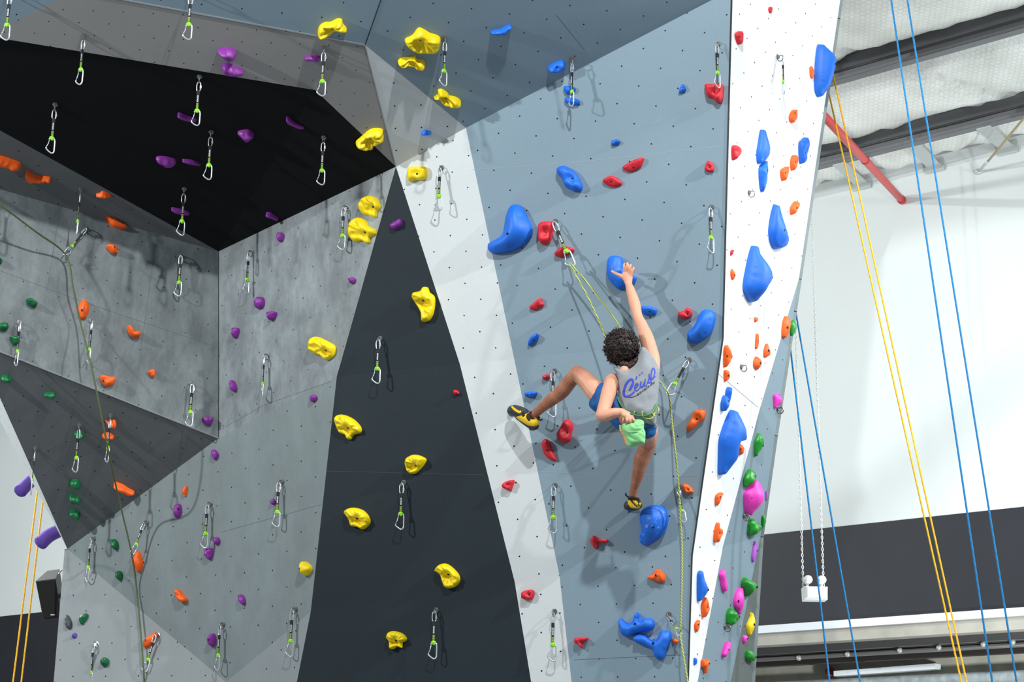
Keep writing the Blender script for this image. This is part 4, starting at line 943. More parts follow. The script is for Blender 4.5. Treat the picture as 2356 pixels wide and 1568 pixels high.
def quickdraw(px, py, label, tgt=None, rz=0.0, flip=False, L=1.0, pk=None, tdep=None):
    P = hanger(px, py, ('hanger of the '+label) if len(label.split()) < 14 else 'hanger of the '+' '.join(label.split()[:-4]), pk)
    if tgt is None: z = Vector((0.0, 0.0, 1.0))
    else:
        T_ = atY(tgt[0], tgt[1], P.y+(tdep or 0)); z = (P-T_).normalized(); L = (P-T_).length/0.300
    y = Vector((math.sin(rz), math.cos(rz), 0)); y = (y-z*y.dot(z)).normalized(); x = y.cross(z)
    if flip: x = -x; y = -y
    M = Matrix(((x.x, y.x, z.x, P.x), (x.y, y.y, z.y, P.y), (x.z, y.z, z.z, P.z), (0, 0, 0, 1))) @ Matrix.Scale(L, 4)
    q = obj('quickdraw', None, M=M, label=label, cat='quickdraw', group='quickdraws')
    l_ = obj('quick_link', qd['link'], q); obj('sleeve_nut', qd['nut'], l_)
    s_ = obj('sling', qd['sling'], q, label='black sling'); obj('lettering', qd['text'], s_); obj('stitching', qd['stitch'], s_)
    obj('rubber_keeper', qd['keeper'], q, label='lime green keeper')
    c_ = obj('carabiner', qd['biner'], q); obj('gate', qd['gate'], c_)
    return M @ Vector((-0.004, 0, -0.296))
QD = """25,-22|quickdraw cut by the top left picture corner|0.1
193,82|quickdraw on the soffit edge at the upper left|0.5
440,-22|quickdraw cut by the top edge left of the yellow bone hold|0
459,176|quickdraw over the purple crescent on the black roof|0.1
486,303|quickdraw beside the thin shaded purple hold on the roof|0
127,240|quickdraw furthest left on the black roof|-0.5
745,110|quickdraw beside the purple peanut hold on the soffit|0.1
745,316|quickdraw at the right of the black roof|0.2
424,434|lowest quickdraw on the black roof|-0.3
186,434|quickdraw hanging before the worn panel's top edge|1.2
1023,87|quickdraw beside the largest yellow rippled hold|-0.6
1016,386|quickdraw at the top of the bright pale strip|0.2
1315,136|quickdraw over two small blue holds|1.0
1652,102|quickdraw over the red notched hold|-0.7
1637,477|quickdraw alone near the white arete|-0.6
799,478|quickdraw beside the two stacked yellow holds|0.3
581,581|quickdraw right of the inner corner under the roof|-0.9
413,588|quickdraw left of the inner corner under the roof|0.2
209,739|quickdraw beside the orange teardrop and dark green rope|1.0
44,742|quickdraw furthest left on the worn panel|0.9
439,883|quickdraw at the lower tip of the worn panel|0.2
255,954|quickdraw over the two jagged orange holds|0.9
183,977|quickdraw over the green hold of the undercut triangle|0.6
82,1029|quickdraw at the left arete beside the violet tubes|1.3
617,818|quickdraw in the middle of the slanting grey panel|1.2
875,779|quickdraw on the upper charcoal triangle|0
217,1239|quickdraw below the undercut triangle at lower left|0.9
650,1108|quickdraw left of the charcoal edge beside a tiny purple hold|0.2
485,1159|quickdraw over the round purple hold|0.3
514,1436|quickdraw at the bottom right of the lowest purple hold|0.8
681,1401|quickdraw at the bottom beside the charcoal edge|0.3
222,1481|quickdraw at the bottom left picture edge|0.9
929,1110|quickdraw in the middle of the charcoal panel|0
1004,1403|quickdraw at the bottom of the charcoal panel|0
1277,1116|quickdraw left of the climber's standing foot|0
1276,1406|quickdraw at the bottom of the pale strip|-0.2
1276,853|quickdraw behind the climber's left shin|0"""
for ln in QD.split('\n'):
    a, lb, rz = ln.split('|'); x, y = [float(v) for v in a.split(',')]
    quickdraw(x, y, lb, rz=float(rz))
quickdraw(1789, 131, 'quickdraw seen edge on, alone on the white panel', rz=1.3, L=0.88)
E40 = quickdraw(1278, 509, 'taut quickdraw pulled right by the climbing rope above the climber', (1317, 612), 0.1, False, tdep=-0.05)
E42 = quickdraw(1585, 828, 'quickdraw pulled down left by the rope, right of the climber', (1537, 909), 0.2, True, tdep=-0.06)
E43 = quickdraw(1563, 1120, 'quickdraw under the rope right of the standing foot', (1574, 1201), 0.3, False, tdep=-0.03)
E44 = quickdraw(1539, 1413, 'quickdraw pulled right by the rope at the bottom', (1566, 1460), 0.2, False, tdep=-0.12)
E19 = quickdraw(196, 526, 'quickdraw pulled down left by the dark green rope', (149, 586), 0.3, True, tdep=-0.08)
E28 = quickdraw(339, 1202, 'quickdraw pulled left by the dark green rope, over the big orange oval', (304, 1274), 0.3, False, tdep=-0.03)
E34 = quickdraw(363, 1461, 'quickdraw pulled left by the dark green rope at the bottom', (332, 1545), 0.3, False, tdep=-0.03)
for x, y, lb in ((1723, 443, 'bare metal hanger on the white panel under the blue drop holds'), (1705, 843, 'bare metal hanger on the white panel between orange holds'),
                 (1712, 1185, 'bare metal hanger below the big pink hold'), (1668, 1440, 'bare metal hanger under the lower green lobed hold'),
                 (1789, 940, 'bare metal hanger under the pink hold at the outer edge')):
    hanger(x, y, lb)
# the climber's rope and the dark green rope
wallY = lambda x, y, pk='up': onpl(x, y, PL[pk]).y
lowp = [E42, atY(1545, 960, E42.y+0.1), atY(1553, 1030, E43.y-0.12), atY(1561, 1110, E43.y-0.06), E43+Vector((-0.02, 0, 0.03)), atY(1569, 1250, E43.y+0.02), atY(1569, 1340, E44.y-0.02), atY(1566, 1440, E44.y-0.02), E44+Vector((0, 0, 0.01)), atY(1573, 1510, E44.y-0.05), atY(1583, 1568, E44.y-0.1), atY(1610, 1720, E44.y-0.3)]
C_Y = E40.y
rope(smoothpath([atY(1420, 838, C_Y-0.16), atY(1398, 790, C_Y-0.1), atY(1385, 754, C_Y-0.08), atY(1352, 682, C_Y-0.04), E40+Vector((-0.004, 0, 0)), E40+Vector((0.006, -0.004, 0)), atY(1362, 664, C_Y-0.02), atY(1424, 748, C_Y-0.05), atY(1450, 800, C_Y-0.05), atY(1480, 850, C_Y-0.02), atY(1519, 878, C_Y+0.02), atY(1530, 895, E42.y)]+lowp, 5), 0.0056, M_lime_r, 'yellow green flecked rope running from the taut quickdraw behind the climber to the bottom')
o1 = E19.y
rope(smoothpath([atY(-420, 210, o1-1.1), atY(-60, 430, o1-0.5), atY(0, 471, o1-0.4), atY(80, 531, o1-0.2), E19, atY(168, 660, o1), atY(186, 745, o1+0.06), atY(212, 850, 11.35), atY(248, 1030, 11.55), atY(272, 1140, 11.95), E28+Vector((0, -0.01, 0)), atY(316, 1370, 12.3), E34+Vector((0, -0.01, 0)), atY(334, 1640, 12.3)], 6), 0.0062, M_olive_r, 'dark green rope running down the left side through several quickdraws')
# ================================================================= THE CLIMBER
from mathutils.bvhtree import BVHTree
def Pt(x, y, off):
    pk = 'up' if y < 800 else 'mid'
    return atY(x, y, onpl(x, y, PL[pk]).y-off)
BO = Pt(1465, 960, 0.5)          # origin: pelvis
def pts(s): return [Pt(*[float(v) for v in a.split(',')])-BO for a in s.split()]
def limb(mb, s, rads, n=16, wax=None, k=4):
    P = pts(s); path = smoothpath(P, k); rr = []
    R_ = [r if isinstance(r, tuple) else (r, r) for r in rads]
    for i in range(len(P)-1):
        for j in range(k):
            t = j/k; t = t*t*(3-2*t); rr.append((R_[i][0]*(1-t)+R_[i+1][0]*t, R_[i][1]*(1-t)+R_[i+1][1]*t))
    rr.append(R_[-1])
    mb.tube(path, rr, n, wax=wax); mb.ball(path[0], min(R_[0])*0.98, 12); mb.ball(path[-1], min(R_[-1])*0.98, 12)
def remesh(o, vox, smooth=4):
    m = o.modifiers.new('r', 'REMESH'); m.mode = 'VOXEL'; m.voxel_size = vox; m.use_smooth_shade = True
    s = o.modifiers.new('s', 'SMOOTH'); s.factor = 0.5; s.iterations = smooth
    dg = bpy.context.evaluated_depsgraph_get(); dg.update(); me = bpy.data.meshes.new_from_object(o.evaluated_get(dg))
    o.modifiers.clear(); old = o.data; me.name = old.name
    me.materials.clear(); [me.materials.append(x) for x in old.materials]; o.data = me; bpy.data.meshes.remove(old)
    me.polygons.foreach_set('use_smooth', [True]*len(me.polygons)); return o
person = obj('person', None, loc=BO, label='curly haired climber in grey tank top and blue shorts, one hand in the chalk bag', cat='person')
M_skin = mat('skin', (222, 158, 130), 0.5, noise_amt=0.06, noise_scale=7, sss=0.12)
shw = (Pt(1497, 838, 0.4)-Pt(1410, 878, 0.42)).normalized()
mb = MB()
limb(mb, '1466,992,0.46 1466,978,0.49 1468,950,0.50 1469,920,0.48 1468,892,0.45 1464,868,0.42 1455,852,0.40', [(.08, .07), (.10, .085), (.095, .075), (.095, .075), (.10, .08), (.10, .07), (.06, .055)], 24, wax=shw)
limb(mb, '1455,856,0.42 1446,836,0.40 1438,815,0.40', [.06, .05, .055])
mb.ball(Pt(1437, 853, 0.475)-BO, 0.034, 12)
limb(mb, '1452,872,0.39 1430,874,0.38 1408,881,0.40', [.05, .05, .050])
limb(mb, '1470,862,0.40 1488,848,0.39 1500,840,0.385', [.05, .05, .050])
# head with a face turned to the wall
hc = Pt(1431, 797, 0.40)-BO; fd = (Pt(1405, 770, 0.2)-Pt(1431, 797, 0.40)).normalized(); hx = Vector((0, 0, 1)).cross(fd).normalized(); hz = fd.cross(hx)
HM = Matrix((hx, fd, hz)).transposed()
mb.ball(hc, (0.074, 0.092, 0.105), 24, HM); mb.ball(hc+fd*0.03-hz*0.06, (0.052, 0.055, 0.055), 16, HM)
mb.tube([hc+fd*0.088+hz*0.015, hc+fd*0.112-hz*0.02, hc+fd*0.088-hz*0.028], [0.008, 0.012, 0.008], 8)
for s_ in (-1, 1): mb.ball(hc+hx*s_*0.077-hz*0.01, (0.008, 0.018, 0.03), 10, HM)
mb.tube([hc+fd*0.084-hz*0.055-hx*0.02, hc+fd*0.09-hz*0.055, hc+fd*0.084-hz*0.055+hx*0.02], 0.006, 8)
# right arm raised to the hold
limb(mb, '1499,850,0.40 1500,826,0.38 1489,782,0.335 1477,750,0.29 1467,727,0.26 1460,698,0.22 1452,672,0.18 1446,652,0.155', [.052, .050, .046, .037, .031, .036, .030, (.025, .02)])
limb(mb, '1446,652,0.155 1444,638,0.152 1444,628,0.15', [(.024, .018), (.033, .016), (.036, .015)], wax=Vector((1, 0, 0)))
for a, b, c_, d_ in (('1436,629,0.150', '1436,611,0.158', '1437,608,0.12', '1439,616,0.07'), ('1442,627,0.155', '1443,608,0.165', '1444,606,0.125', '1445,616,0.07'),
                     ('1448,629,0.155', '1450,612,0.163', '1451,610,0.125', '1451,620,0.07'), ('1453,632,0.150', '1457,618,0.152', '1458,617,0.12', '1457,626,0.075')):
    limb(mb, ' '.join((a, b, c_, d_)), [.0090, .0086, .0080, .0074], 10)
limb(mb, '1440,643,0.15 1430,635,0.155 1419,630,0.150 1408,624,0.135', [.017, .0125, .0105, .0085], 10)
# left arm bent, hand in the chalk bag
limb(mb, '1410,876,0.43 1402,898,0.55 1393,928,0.65 1385,952,0.71 1384,957,0.72', [.050, .047, .042, .037, .034])
limb(mb, '1384,955,0.72 1396,955,0.73 1412,950,0.73 1428,948,0.72 1434,950,0.72', [.038, .036, .032, .026, .023])
limb(mb, '1433,949,0.72 1440,952,0.725 1446,956,0.72', [(.022, .018), (.030, .016), (.032, .014)])
for s_ in ('1437,957,0.72 1434,966,0.735 1436,976,0.70', '1442,958,0.73 1442,968,0.745 1443,979,0.70', '1448,958,0.73 1450,968,0.745 1450,979,0.70', '1453,957,0.72 1458,966,0.735 1457,977,0.70'):
    limb(mb, s_, [.0092, .0086, .0078], 10)
limb(mb, '1434,954,0.72 1427,961,0.72 1429,971,0.70', [.014, .011, .009], 10)
# left leg, foot on the far left hold
limb(mb, '1440,960,0.48 1405,932,0.47 1378,908,0.45 1348,875,0.41 1328,858,0.38', [.070, .070, .066, .056, .049])
limb(mb, '1327,859,0.38 1312,876,0.35 1294,899,0.31 1268,920,0.26 1247,937,0.22 1233,950,0.19 1226,960,0.18', [.047, .046, .047, .040, .031, .028, .030])
limb(mb, '1226,960,0.18 1208,955,0.15 1190,946,0.11', [.030, .030, .022])
# right leg
limb(mb, '1478,968,0.47 1487,988,0.40 1490,1006,0.32 1489,1022,0.26 1482,1042,0.24 1475,1058,0.23 1468,1090,0.20 1459,1124,0.16 1456,1146,0.14', [.075, .070, .060, .052, .049, .050, .038, .025, .027])
limb(mb, '1457,1146,0.14 1464,1158,0.14 1450,1162,0.09', [.027, .028, .022])
body = mb.build('body', M_skin, person); remesh(body, 0.0031, 4)
shin = [(pts(s)[0], t) for s, t in (('1348,875,0.41', 0.35), ('1328,858,0.38', 0.85), ('1312,876,0.35', 1), ('1294,899,0.31', 1), ('1268,920,0.26', 1), ('1247,937,0.22', 1), ('1230,952,0.19', 0.9), ('1489,1022,0.26', 0.9), ('1482,1042,0.24', 1),
        ('1475,1058,0.23', 1), ('1468,1090,0.20', 1), ('1459,1124,0.16', 1), ('1456,1146,0.14', 0.9), ('1490,1006,0.32', 0.6))]
ta = body.data.attributes.new('tan', 'FLOAT', 'POINT')
ta.data.foreach_set('value', [max(0.0, max(t*math.exp(-((v.co-p).length/0.085)**2*0.8) for p, t in shin)) for v in body.data.vertices])
nt = M_skin.node_tree; b_ = nt.nodes['Principled BSDF']; nb = NB(nt); src = b_.inputs['Base Color'].links[0].from_socket
at = nt.nodes.new('ShaderNodeAttribute'); at.attribute_name = 'tan'; tc = nt.nodes.new('ShaderNodeTexCoord').outputs['Object']
hairy = nb.mix(nb.rng(nb.noise(tc, 160, 3, 0.7), 0.4, 0.65, 0, 1), lin((176, 112, 82)), lin((142, 84, 60)))
nt.links.new(nb.mix(nb.rng(at.outputs['Fac'], 0.15, 0.8, 0, 1), src, hairy), b_.inputs['Base Color'])
# inflated cloth shapes with their own depth
def inflate(outline, zf, front, back, parent, name, m, folds=0.0, fdir=(1, 0.6), fk=40, label=None, res=13, rim=0.5):
    S = [Vector(p) for p in smoothpath([Vector((x, y, 0)) for x, y in outline], 5, True)]; S = [Vector((p.x, p.y)) for p in S]
    per = [0]
    for i in range(len(S)): per.append(per[-1]+(S[(i+1) % len(S)]-S[i]).length)
    N = 90; ring = []; j = 0
    for i in range(N):
        s_ = per[-1]*i/N
        while per[j+1] < s_: j += 1
        a, b = S[j], S[(j+1) % len(S)]; ring.append(a+(b-a)*((s_-per[j])/max(per[j+1]-per[j], 1e-9)))
    if sum(ring[i].x*ring[(i+1) % N].y-ring[(i+1) % N].x*ring[i].y for i in range(N)) < 0: ring = ring[::-1]
    stp = per[-1]/N
    def dist(p):
        m_ = 1e9
        for i in range(N):
            a, b = ring[i], ring[(i+1) % N]; ab = b-a; t_ = max(0, min(1, (p-a).dot(ab)/max(ab.length_squared, 1e-12))); m_ = min(m_, (p-a-ab*t_).length)
        return m_
    P = list(ring); cs = sum(ring, Vector((0, 0)))/N
    for i in range(N):
        tg = (ring[(i+1) % N]-ring[i-1]).normalized()
        for fr in (0.3, 0.75): P.append(ring[i]+Vector((-tg.y, tg.x))*stp*fr)
    y = min(p.y for p in ring)
    while y < max(p.y for p in ring):
        x = min(p.x for p in ring)
        while x < max(p.x for p in ring):
            p = Vector((x+0.3*stp*((y/stp) % 2), y))
            if inpoly(p, ring) and dist(p) > stp*1.1: P.append(p)
            x += stp
        y += stp
    r = delaunay_2d_cdt(P, [(i, (i+1) % N) for i in range(N)], [], 2, 1e-6); v2, fs = r[0], r[2]
    D_ = [dist(Vector(p)) for p in v2]; inr = max(D_)
    hs = [math.sqrt(max(0, 1-(1-min(d/(inr*0.62), 1))**2)) if d > 1e-4 else 0 for d in D_]
    nbr = [set() for _ in v2]
    for f in fs:
        for i in range(len(f)): nbr[f[i]].add(f[(i+1) % len(f)]); nbr[f[(i+1) % len(f)]].add(f[i])
    for _ in range(8): hs = [h if D_[i] < stp*1.2 or not nbr[i] else 0.4*h+0.6*sum(hs[j] for j in nbr[i])/len(nbr[i]) for i, h in enumerate(hs)]
    vf = []; vb = []
    for p, h, d in zip(v2, hs, D_):
        o_ = zf(p[0], p[1]); fo = 0
        if folds:
            q = (p[0]*fdir[0]+p[1]*fdir[1])/fk; w_ = noise.noise(Vector((p[0]*0.035, p[1]*0.035, 2)))
            fo = folds*(math.sin(q*6.28+w_*9)*0.5+noise.noise(Vector((q*2.3, (p[0]*fdir[1]-p[1]*fdir[0])/fk*0.5, 5))))*min(h*1.5, 1)
        vf.append(Pt(p[0], p[1], o_+front*h+fo)-BO); vb.append(Pt(p[0], p[1], o_-back*h)-BO)
    nV = len(v2); mb = MB(); bd = {i for i, d in enumerate(D_) if d < 1e-4}
    f1 = []
    for f in fs:
        a, b, c_ = [Vector(v2[i]) for i in f[:3]]
        ff = tuple(f) if (b-a).cross(c_-a) < 0 else tuple(f)[::-1]       # picture y runs down
        f1.append(ff); f1.append(tuple((i if i in bd else i+nV) for i in ff[::-1]))
    mb.add(vf+vb, f1)
    return mb.build(name, m, parent, label=label)
pz = lambda t: [(1340+float(a.split(',')[0])/5.6, 780+float(a.split(',')[1])/5.6) for a in t.split()]
M_shirt = mat('grey_marl_cotton', (140, 143, 148), 0.9, noise_amt=0.10, noise_scale=16, bump=0.2, bump_scale=300, sheen=0.1)
shirt = inflate(pz('765,100 840,140 920,240 985,380 990,520 982,680 965,840 955,960 945,1105 850,1100 790,1075 640,1040 520,960 470,860 452,760 460,640 452,500 415,400 385,358 480,372 560,385 640,350 700,260'),
                lambda x, y: 0.42+0.10*min(max((y-820)/130, 0), 1), 0.125, 0.09, person, 'tank_top', M_shirt, folds=0.006, fdir=(0.35, 1), fk=26, label='grey tank top')
M_sh = mat('blue_short_fabric', (14, 84, 150), 0.6, noise_amt=0.45, noise_scale=13)
shorts = inflate(pz('240,560 330,600 450,700 600,900 800,1060 948,1100 950,1180 935,1240 870,1275 815,1285 800,1200 640,1170 470,1165 390,1110 330,1040 150,925 85,850 100,760 150,650'),
                 lambda x, y: 0.46+0.04*min(max((x-1370)/60, 0), 1), 0.095, 0.11, person, 'shorts', M_sh, folds=0.006, fdir=(1, 0.3), fk=24, label='blue shorts')
def surf(o):
    return BVHTree.FromPolygons([v.co.copy() for v in o.data.vertices], [tuple(p.vertices) for p in o.data.polygons])
bs = surf(shirt)
def onto(bvh, x, y, off, fb=0.6):
    d = ray(x, y).normalized(); h = bvh.ray_cast(CAM-BO, d)
    if h[0] is None: return Pt(x, y, fb)-BO
    return h[0]-d*off
def ribbon(mb, path, w_, off=0.0015, bvh=bs):
    P = smoothpath([Vector((x, y, 0)) for x, y in path], 5); vs = []
    for i, p in enumerate(P):
        t = (P[min(i+1, len(P)-1)]-P[max(i-1, 0)]).normalized(); n_ = Vector((-t.y, t.x, 0))
        ww = w_*(0.55+0.45*math.sin(math.pi*min(max(i/(len(P)-1), 0.08), 0.92)))
        for s_ in (-1, 0, 1): q = p+n_*ww*s_; vs.append(onto(bvh, q.x, q.y, off+(0.0006 if s_ == 0 else 0)))
    mb.add(vs, [(i*3+k, i*3+k+1, i*3+k+4, i*3+k+3) for i in range(len(P)-1) for k in (0, 1)])
M_ink = mat('blue_print_ink', (52, 66, 176), 0.7); M_ink2 = mat('black_print_ink', (44, 44, 50), 0.7)
mb = MB()
for s_, w_ in (('598,662 622,640 646,590 652,545 638,518 605,528 565,575 538,650 532,705 552,738 600,730 645,700 668,672', 2.9), ('600,655 622,622 640,570', 2.2), ('672,640 705,612 716,582 700,572 680,600 675,645 695,664 724,645 748,612', 1.8),
               ('690,522 700,475', 1.5), ('735,474 741,450', 1.3), ('764,448 771,420', 1.3), ('757,540 748,585 756,620 778,608 800,560 812,508', 1.9), ('808,530 800,585 812,604 834,580', 1.9),
               ('836,574 852,530 864,480 862,440', 1.7), ('856,450 862,490 882,520 880,550 862,560 846,548', 1.9), ('884,536 912,498 932,440 928,392 912,374 896,398 886,460 892,502 912,508 938,476', 1.7)):
    ribbon(mb, pz(s_), w_)
mb.build('lettering', M_ink, shirt, label='blue script lettering')
mb = MB()   # smaller black script under it
def tline(mb, text, p0, p1, size):
    cu = bpy.data.curves.new('t', 'FONT'); cu.body = text; cu.size = 1; cu.shear = 0.35; cu.resolution_u = 2; cu.offset = 0.012
    to = bpy.data.objects.new('t', cu); COL.objects.link(to); dg = bpy.context.evaluated_depsgraph_get(); dg.update()
    me = bpy.data.meshes.new_from_object(to.evaluated_get(dg)); bpy.data.objects.remove(to)
    mx = max(v.co.x for v in me.vertices); d = Vector((p1[0]-p0[0], p1[1]-p0[1])); n_ = Vector((d.y, -d.x)).normalized()
    mb.add([onto(bs, p0[0]+d.x*v.co.x/mx+n_.x*v.co.y*size, p0[1]+d.y*v.co.x/mx+n_.y*v.co.y*size, 0.002) for v in me.vertices], [tuple(p.vertices) for p in me.polygons])
tline(mb, 'escalade', pz('700,735')[0], pz('940,560')[0], 9)
for s_ in ('585,748 640,745 700,725',): ribbon(mb, pz(s_), 0.9)
mb.build('lettering', M_ink2, shirt, label='small black script lettering')
# hair: a cap of tight curls
M_hair = mat('dark_brown_hair', (44, 28, 26), 0.55, noise_amt=0.3, noise_scale=60)
mb = MB(); rnd = random.Random(3)
hcc = Pt(1430, 798, 0.42)-BO; mb.ball(hcc, (0.098, 0.105, 0.108), 24)
for i in range(620):
    while True:
        d = Vector((rnd.gauss(0, 1), rnd.gauss(0, 1), rnd.gauss(0, 1))).normalized()
        if d.dot(fd) < 0.45: break
    b = hcc+Vector((d.x*0.098, d.y*0.102, d.z*0.105)); t1 = d.orthogonal().normalized(); t2 = d.cross(t1)
    a0 = rnd.uniform(0, 6.28); dr = (d*rnd.uniform(0.25, 1)+t1*rnd.uniform(-.6, .6)+t2*rnd.uniform(-.6, .6)+Vector((-0.1, 0, -0.15))).normalized()
    u1 = dr.orthogonal().normalized(); u2 = dr.cross(u1); L_ = rnd.uniform(0.010, 0.030); rr = rnd.uniform(0.004, 0.009); P = []
    for k in range(9):
        t = k/8; P.append(b+dr*L_*t+(u1*math.cos(a0+t*8)+u2*math.sin(a0+t*8))*rr*(1-0.4*t))
    mb.tube(P, [0.0042*(1-0.75*k/8) for k in range(9)], 5)
for x, y in ((1440, 838), (1450, 842), (1458, 838), (1464, 830), (1432, 836)):
    mb.ball(Pt(x, y, 0.47)-BO, 0.022, 8)
mb.build('hair', M_hair, person, label='curly dark brown hair')
for s_ in (-1, 1):
    mb = MB(); mb.ball(hc+fd*0.083+hx*s_*0.03+hz*0.012, (0.012, 0.008, 0.008), 10, HM); mb.build('eye', mat('eye_white', (230, 228, 224), 0.3), person)
# harness
M_hg = mat('green_harness_webbing', (96, 160, 112), 0.7, noise_amt=0.1, noise_scale=40); M_gl = mat('pale_lime_cord', (196, 210, 110), 0.6); M_pad = mat('grey_green_padding', (104, 114, 96), 0.9, noise_amt=0.15, noise_scale=60)
har = obj('harness', None, person, label='green climbing harness')
bsh = surf(shirt)
P = [onto(bsh, x, y, 0.004) for x, y in smoothpath([Vector((a[0], a[1], 0)) for a in pz('450,735 475,800 520,870 610,945 720,975 830,965 900,920 958,830')], 4) for _ in (0,)] if False else \
    [onto(bsh, q.x, q.y, 0.004) for q in smoothpath([Vector((a[0], a[1], 0)) for a in pz('458,735 480,800 525,875 610,945 720,985 830,985 905,930 955,835')], 4)]
back_ = [Pt(1508, 930, 0.45)-BO, Pt(1470, 930, 0.38)-BO, Pt(1425, 915, 0.42)-BO]
mb = MB(); mb.tube(smoothpath(P[::3]+back_, 4, True), (0.004, 0.016), 8, closed=True, wax=None); mb.build('waist_belt', M_hg, har)
bd_ = surf(shorts)
for s_ in ('770,925 778,990 830,1020 900,1012 925,945', '672,925 665,965 645,1000', '955,860 985,900 965,950 945,965', '905,950 925,990 935,940'):
    mb = MB(); mb.tube(smoothpath([onto(bsh, a[0], a[1], 0.012) for a in pz(s_)], 5), 0.0036, 7); mb.build('gear_loop', M_gl, har)
mb = MB(); c0 = Pt(1412, 935, 0.47)-BO; ax = (Pt(1378, 908, 0.47)-Pt(1430, 955, 0.52)).normalized(); a1 = ax.orthogonal().normalized(); a2 = ax.cross(a1)
mb.tube([c0+(a1*math.cos(t)+a2*math.sin(t))*0.088 for t in [math.pi*2*i/28 for i in range(28)]], (0.006, 0.028), 8, closed=True, wax=[a1*math.cos(t)+a2*math.sin(t) for t in [math.pi*2*i/28 for i in range(28)]]); mb.build('leg_loop', M_pad, har)
# chalk bag
M_cb = mat('mint_green_fabric', (138, 208, 136), 0.75, noise_amt=0.08, noise_scale=30); M_ct = mat('orange_piping', (232, 150, 84), 0.6)
SV_BO = BO
bag = obj('chalk_bag', None, loc=BO, label='mint green chalk bag with orange piping hanging at the back of the climber', cat='chalk bag')
bg = inflate(pz('512,1088 560,1068 640,1045 720,1030 790,1058 792,1150 812,1200 808,1290 795,1345 700,1375 610,1385 575,1350 545,1240 515,1180'), lambda x, y: 0.70, 0.05, 0.05, bag, 'pouch', M_cb, folds=0.006, fdir=(-0.4, 1), fk=22)
bb = surf(bg)
mb = MB(); mb.tube(smoothpath([onto(bb, a[0], a[1], 0.004) for a in pz('505,1100 512,1180 530,1235 548,1300 572,1362')], 5), (0.006, 0.003), 8, wax=Vector((1, 0, 0))); mb.build('piping', M_ct, bag)
mb = MB(); mb.tube(smoothpath([onto(bb, a[0], a[1], 0.004, 0.7) for a in pz('488,1105 490,1150 500,1190')], 4), (0.007, 0.004), 8, wax=Vector((1, 0, 0))); mb.build('tab', mat('tan_tab', (206, 170, 120), 0.7), bag)
for s_ in ('530,1170 600,1200 700,1195 780,1180', '560,1180 620,1230 690,1275'):
    mb = MB(); mb.tube(smoothpath([onto(bb, a[0], a[1], 0.001) for a in pz(s_)], 5), (0.0035, 0.0016), 6); mb.build('seam', mat('deep_mint_seam', (92, 158, 100), 0.8), bag)
# climbing shoes
M_rub = mat('grey_black_rubber', (52, 54, 58), 0.55); M_yel = mat('yellow_suede', (240, 196, 24), 0.7, noise_amt=0.05, noise_scale=40); M_str = mat('black_strap', (26, 22, 26), 0.7)
def tubepart(s, rads, name, m, parent, vox=0.003, n=16, wax=None, sm=3, lab=None):
    mb = MB(); limb(mb, s, rads, n, wax); o = mb.build(name, m, parent, label=lab); remesh(o, vox, sm); return o
sh = obj('climbing_shoe', None, person, label='yellow and black climbing shoe')
tubepart('1230,972,0.20 1219,966,0.175 1205,957,0.155 1192,948,0.125 1182,943,0.10', [.030, .037, .038, .036, .030], 'upper', M_yel, sh)
toe = tubepart('1207,953,0.160 1198,949,0.146 1188,945,0.122 1180,944,0.10 1175,945,0.08', [(.039, .039), (.040, .041), (.040, .039), (.037, .036), (.027, .026)], 'toe_rand', M_rub, sh)
tubepart('1222,978,0.17 1206,966,0.145 1192,956,0.115', [(.022, .030), (.026, .028), (.024, .026)], 'sole', M_rub, sh)
tubepart('1231,979,0.19 1224,982,0.175', [.027, .024], 'heel_cap', M_rub, sh)
c0 = Pt(1229, 957, 0.19)-BO; ax = (Pt(1247, 937, 0.22)-Pt(1228, 960, 0.18)).normalized(); a1 = ax.orthogonal().normalized(); a2 = ax.cross(a1)
for dz, rr, wd in ((0.0, 0.036, 0.011), (-0.022, 0.040, 0.009)):
    mb = MB(); ts = [math.pi*2*i/24 for i in range(24)]; mb.tube([c0+ax*dz+(a1*math.cos(t)+a2*math.sin(t))*rr for t in ts], (0.004, wd), 8, closed=True, wax=[a1*math.cos(t)+a2*math.sin(t) for t in ts]); mb.build('ankle_strap', M_str, sh)
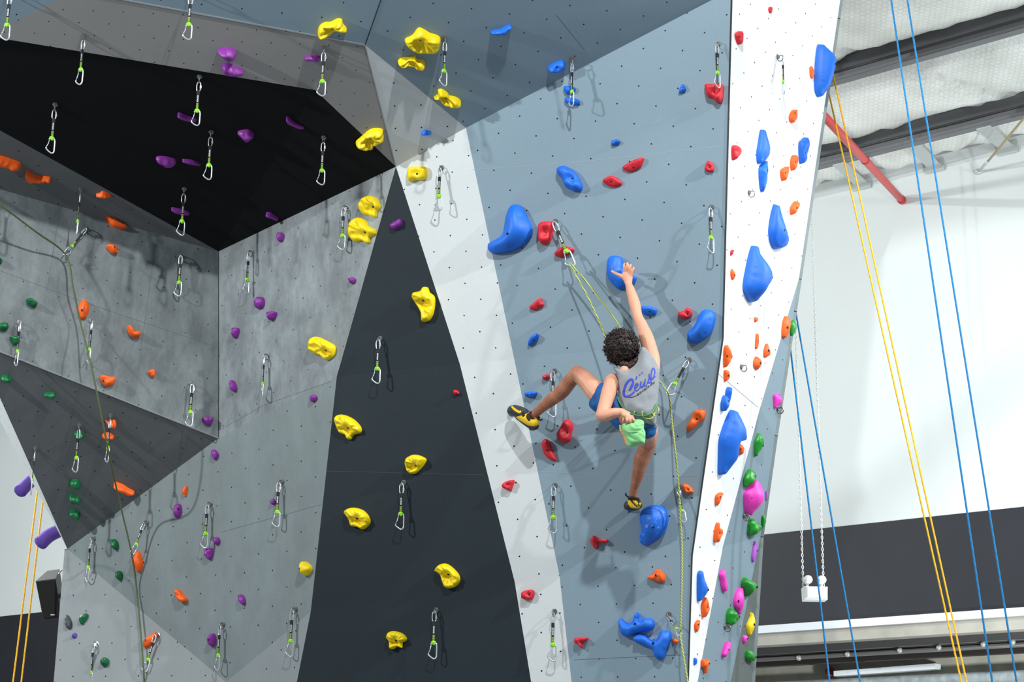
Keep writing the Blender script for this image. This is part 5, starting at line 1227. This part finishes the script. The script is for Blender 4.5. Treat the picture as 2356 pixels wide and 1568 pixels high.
mb = MB(); mb.tube(smoothpath(pts('1206,940,0.165 1203,950,0.198 1207,962,0.192 1214,972,0.17'), 4), (0.004, 0.010), 8); mb.build('ankle_strap', M_str, sh)
mb = MB(); mb.tube(pts('1236,962,0.21 1244,966,0.21 1248,964,0.205'), (0.003, 0.006), 6); mb.build('pull_tab', M_str, sh)
bt = surf(toe)
for s_, w_ in (('1177,934 1184,941 1194,947 1199,945', 2.8), ('1206,953 1206,960 1200,959', 2.0)):
    mb = MB(); ribbon(mb, [tuple(float(v) for v in a.split(',')) for a in s_.split()], w_, 0.002, bt); mb.build('toe_patch', M_yel, sh)
sh = obj('climbing_shoe', None, person, label='yellow and black climbing shoe')
tubepart('1466,1160,0.16 1457,1157,0.135 1449,1160,0.105', [.027, .032, .028], 'upper', M_yel, sh)
tubepart('1451,1160,0.128 1446,1162,0.115 1443,1164,0.09', [.025, .030, .024], 'toe_rand', M_rub, sh)
tubepart('1471,1162,0.15 1462,1167,0.12 1450,1169,0.09', [.020, .018, .016], 'sole', M_rub, sh)
tubepart('1469,1152,0.165 1471,1160,0.17', [.014, .014], 'heel_cap', M_str, sh)
c0 = Pt(1458, 1147, 0.15)-BO; ax = Vector((0.1, 0, 1)).normalized(); a1 = ax.orthogonal().normalized(); a2 = ax.cross(a1); ts = [math.pi*2*i/24 for i in range(24)]
mb = MB(); mb.tube([c0+(a1*math.cos(t)+a2*math.sin(t))*0.033 for t in ts], (0.004, 0.008), 8, closed=True, wax=[a1*math.cos(t)+a2*math.sin(t) for t in ts]); mb.build('ankle_strap', M_str, sh)
mb = MB(); mb.tube(smoothpath(pts('1450,1148,0.17 1455,1155,0.19 1466,1165,0.185'), 4), (0.004, 0.006), 8); mb.build('ankle_strap', M_str, sh)
mb = MB(); mb.tube(pts('1472,1156,0.185 1473,1163,0.18'), (0.008, 0.004), 8); mb.build('heel_patch', M_yel, sh)
mb = MB(); mb.tube(smoothpath(pts('1448,1146,0.16 1442,1140,0.165 1439,1137,0.16 1441,1134,0.155'), 4), (0.004, 0.006), 8); mb.build('pull_tab', M_str, sh)
